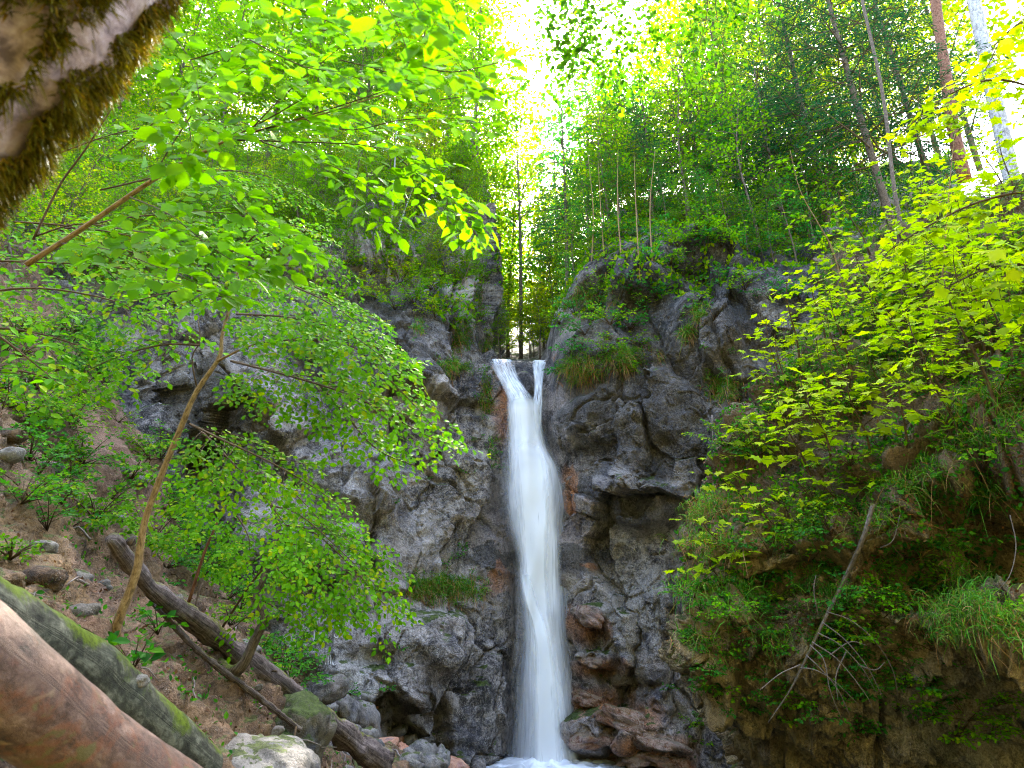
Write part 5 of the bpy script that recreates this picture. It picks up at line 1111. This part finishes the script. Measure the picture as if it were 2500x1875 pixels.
for tw in ([(827, 612), (850, 620), (874, 640), (892, 668), (898, 695)], [(822, 622), (845, 640), (868, 668), (884, 700)], [(818, 633), (840, 645), (862, 668), (876, 692)], [(812, 642), (838, 660), (866, 695), (874, 712)], [(806, 655), (820, 668), (838, 690), (850, 716)],
           [(800, 668), (815, 670), (835, 682), (860, 706)], [(810, 645), (824, 660), (830, 690), (842, 720)], [(818, 615), (814, 590), (816, 575)], [(858, 665), (875, 670), (885, 662)], [(800, 665), (780, 674), (760, 690)], [(830, 655), (850, 642), (866, 645)], [(846, 652), (836, 676), (838, 700)]):
    wood(t_, o, [(x, y, Yd-.12-.1*math.sin(i)) for i, (x, y) in enumerate(tw)], [.007, .005, .003], 14, M['deadtwig'], 5, 'twig')
for k, tw in enumerate([[(940, 510), (948, 540), (952, 575), (945, 598), (936, 604)], [(1082, 500), (1080, 540), (1068, 570)], [(1010, 515), (1016, 545), (1010, 575), (996, 592)], [(900, 515), (893, 540), (880, 548)]]):
    yb = min(yh(*p, .1) for p in tw if p[0] < 1024) if k != 1 else 6
    pts = [(x, y, yb) for x, y in tw]; o = P(*pts[0]); t_ = thing('hanging_root', 'thin bare root dangling in front of the dark hollow at the right', 'root', o, 'dangling roots'); wood(t_, o, pts, [.005, .004, .002], 14, M['deadtwig'], 5, 'root')
o = P(740, 303, 14); 
for k, tw in enumerate([[(712, 415), (713, 440), (716, 470), (718, 490)], [(716, 445), (735, 438), (752, 442)], [(718, 460), (730, 452), (745, 455)]]):
    pts = [(x, y, 9.2) for x, y in tw]; o = P(*pts[0]); t_ = thing('dead_sapling', 'thin bare dead stem standing off the left tip of the hillside', 'branch', o, 'bare dead stems at the hillside tip'); wood(t_, o, pts, [.012, .006], 12, M['dead'], 5, 'stem')

# ------------------------------------------------------------------ scratched letters on the left wall
ms, t, nd, lk, b = nodes('scratch'); b.inputs['Roughness'].default_value = .95
lk.new(ramp(t, noise(t, geo(t).outputs['Position'], 40, 4, .7), [(.35, (.30, .28, .27)), (.6, (.62, .60, .58))]), b.inputs['Base Color'])
def scratch(strokes, w_=.020):
    a = Acc()
    for s in strokes:
        q = smooth_path(np.array(s, float), 8) if len(s) > 2 else np.linspace(s[0], s[1], 7)
        pt = []
        for x, y in q:
            l, nn = hit(x, y)
            if l is not None and l[1] > 11: pt.append(l+nn*.004)
        if len(pt) > 2 and np.linalg.norm(np.diff(pt, axis=0), axis=1).max() < .6: tube(a, pt, [w_*.5, w_, w_*.5], 5, False, .3, 3)
    return a
L_ = {'T': [[(0, 0), (1, 0)], [(.5, 0), (.4, 1)]], 'i': [[(.5, .4), (.4, 1)]], 'r': [[(.3, .4), (.3, 1)], [(.3, .6), (.6, .4), (.8, .45)]], 'a': [[(.8, .5), (.3, .45), (.2, .9), (.7, .95), (.8, .5), (.85, 1)]], 'c': [[(.8, .5), (.3, .45), (.2, .9), (.8, 1)]],
      'L': [[(.2, -.3), (.2, 1), (1, 1)]], 'E': [[(0, 0), (0, 1)], [(0, 0), (1, 0)], [(0, .5), (.8, .5)], [(0, 1), (1, 1)]], 'I': [[(.5, 0), (.5, 1)]], 'J': [[(.7, 0), (.7, .9), (.4, 1), (0, .85)]], 'W': [[(0, 0), (.25, 1), (.5, .2), (.75, 1), (1, 0)]], 'M': [[(0, 1), (.1, 0), (.5, .8), (.9, 0), (1, 1)]], 'A': [[(0, 1), (.5, 0), (1, 1)], [(.25, .6), (.75, .6)]], 'N': [[(0, 1), (0, 0), (1, 1), (1, 0)]],
      'o': [[(.5, 0), (1, .5), (.5, 1), (0, .5), (.5, 0)]], '-': [[(0, .6), (1, .5)]]}
def write(txt, x, y, w_, h_, gap=1.25):
    out = []
    for ch in txt:
        for s in L_.get(ch, []): out.append([(x+a_*w_, y+b_*h_-.08*0) for a_, b_ in s])
        x += w_*gap
    return out
for strokes in (write('Tirac', 294, 641, 2.6, 5), write('LE', 313, 634, 5, 8), write('o', 334, 633, 4.5, 5.5), write('J', 319, 659, 4, 7, 1)+write('III', 324, 655, 3.2, 10, .8)+write('L', 332, 657, 5, 8), write('WAM', 279, 598, 3.6, 6), write('NM', 303, 592, 4.5, 8), write('AW', 270, 580, 3.5, 5)):
    a = scratch(strokes); ob = a.build('scratched_letters', ms, cliff['o'])

rng = np.random.default_rng(404)
pd, nd_ = sample(slope, 500, lambda p, q: (to_px(p)[0] > -20) & (to_px(p)[0] < 430) & (to_px(p)[1] > 380), 12); k = 0
for p, q in zip(pd, nd_):
    x, y = to_px(p); l, _ = hit(float(x), float(y))
    if l is None or np.linalg.norm(l-p) > .3 or k >= 70: continue
    d = nrmz(np.array([rng.normal(), rng.normal()-.2, rng.normal()*.5])); d = nrmz(d-q*(d@q)); ln = rng.uniform(.15, .7); s_ = np.linspace(-.5, .5, 6)[:, None]
    a = Acc(); tube(a, q*.02+d*s_*ln+np.array([0, 0, .04])*np.cos(s_*3)+rng.normal(0, .012, (6, 3)), [rng.uniform(.006, .016), .003], 5)
    o = a.build('fallen_twig', M['dead'] if k % 3 else M['twig'], None); o.location = [float(c) for c in p]; tag(o, 'dry twig lying on the dirt slope', 'twig', 'dry twigs on the dirt slope'); k += 1
k = 0
for p, q in zip(pd[::-1], nd_[::-1]):
    x, y = to_px(p); l, _ = hit(float(x), float(y))
    if l is None or np.linalg.norm(l-p) > .3 or k >= 60: continue
    s_ = rng.uniform(.03, .11)*(1.6 if k % 9 == 0 else 1)
    stone('stone', 0, 0, 0, s_*1.3, s_, s_*.7, M['boulder'] if k % 4 else M['soil'], 'stone half buried in the dirt slope', 300+k, 'stone', 'stones in the dirt slope', rot=rng.uniform(-.6, .6), sub=3, world=p); k += 1
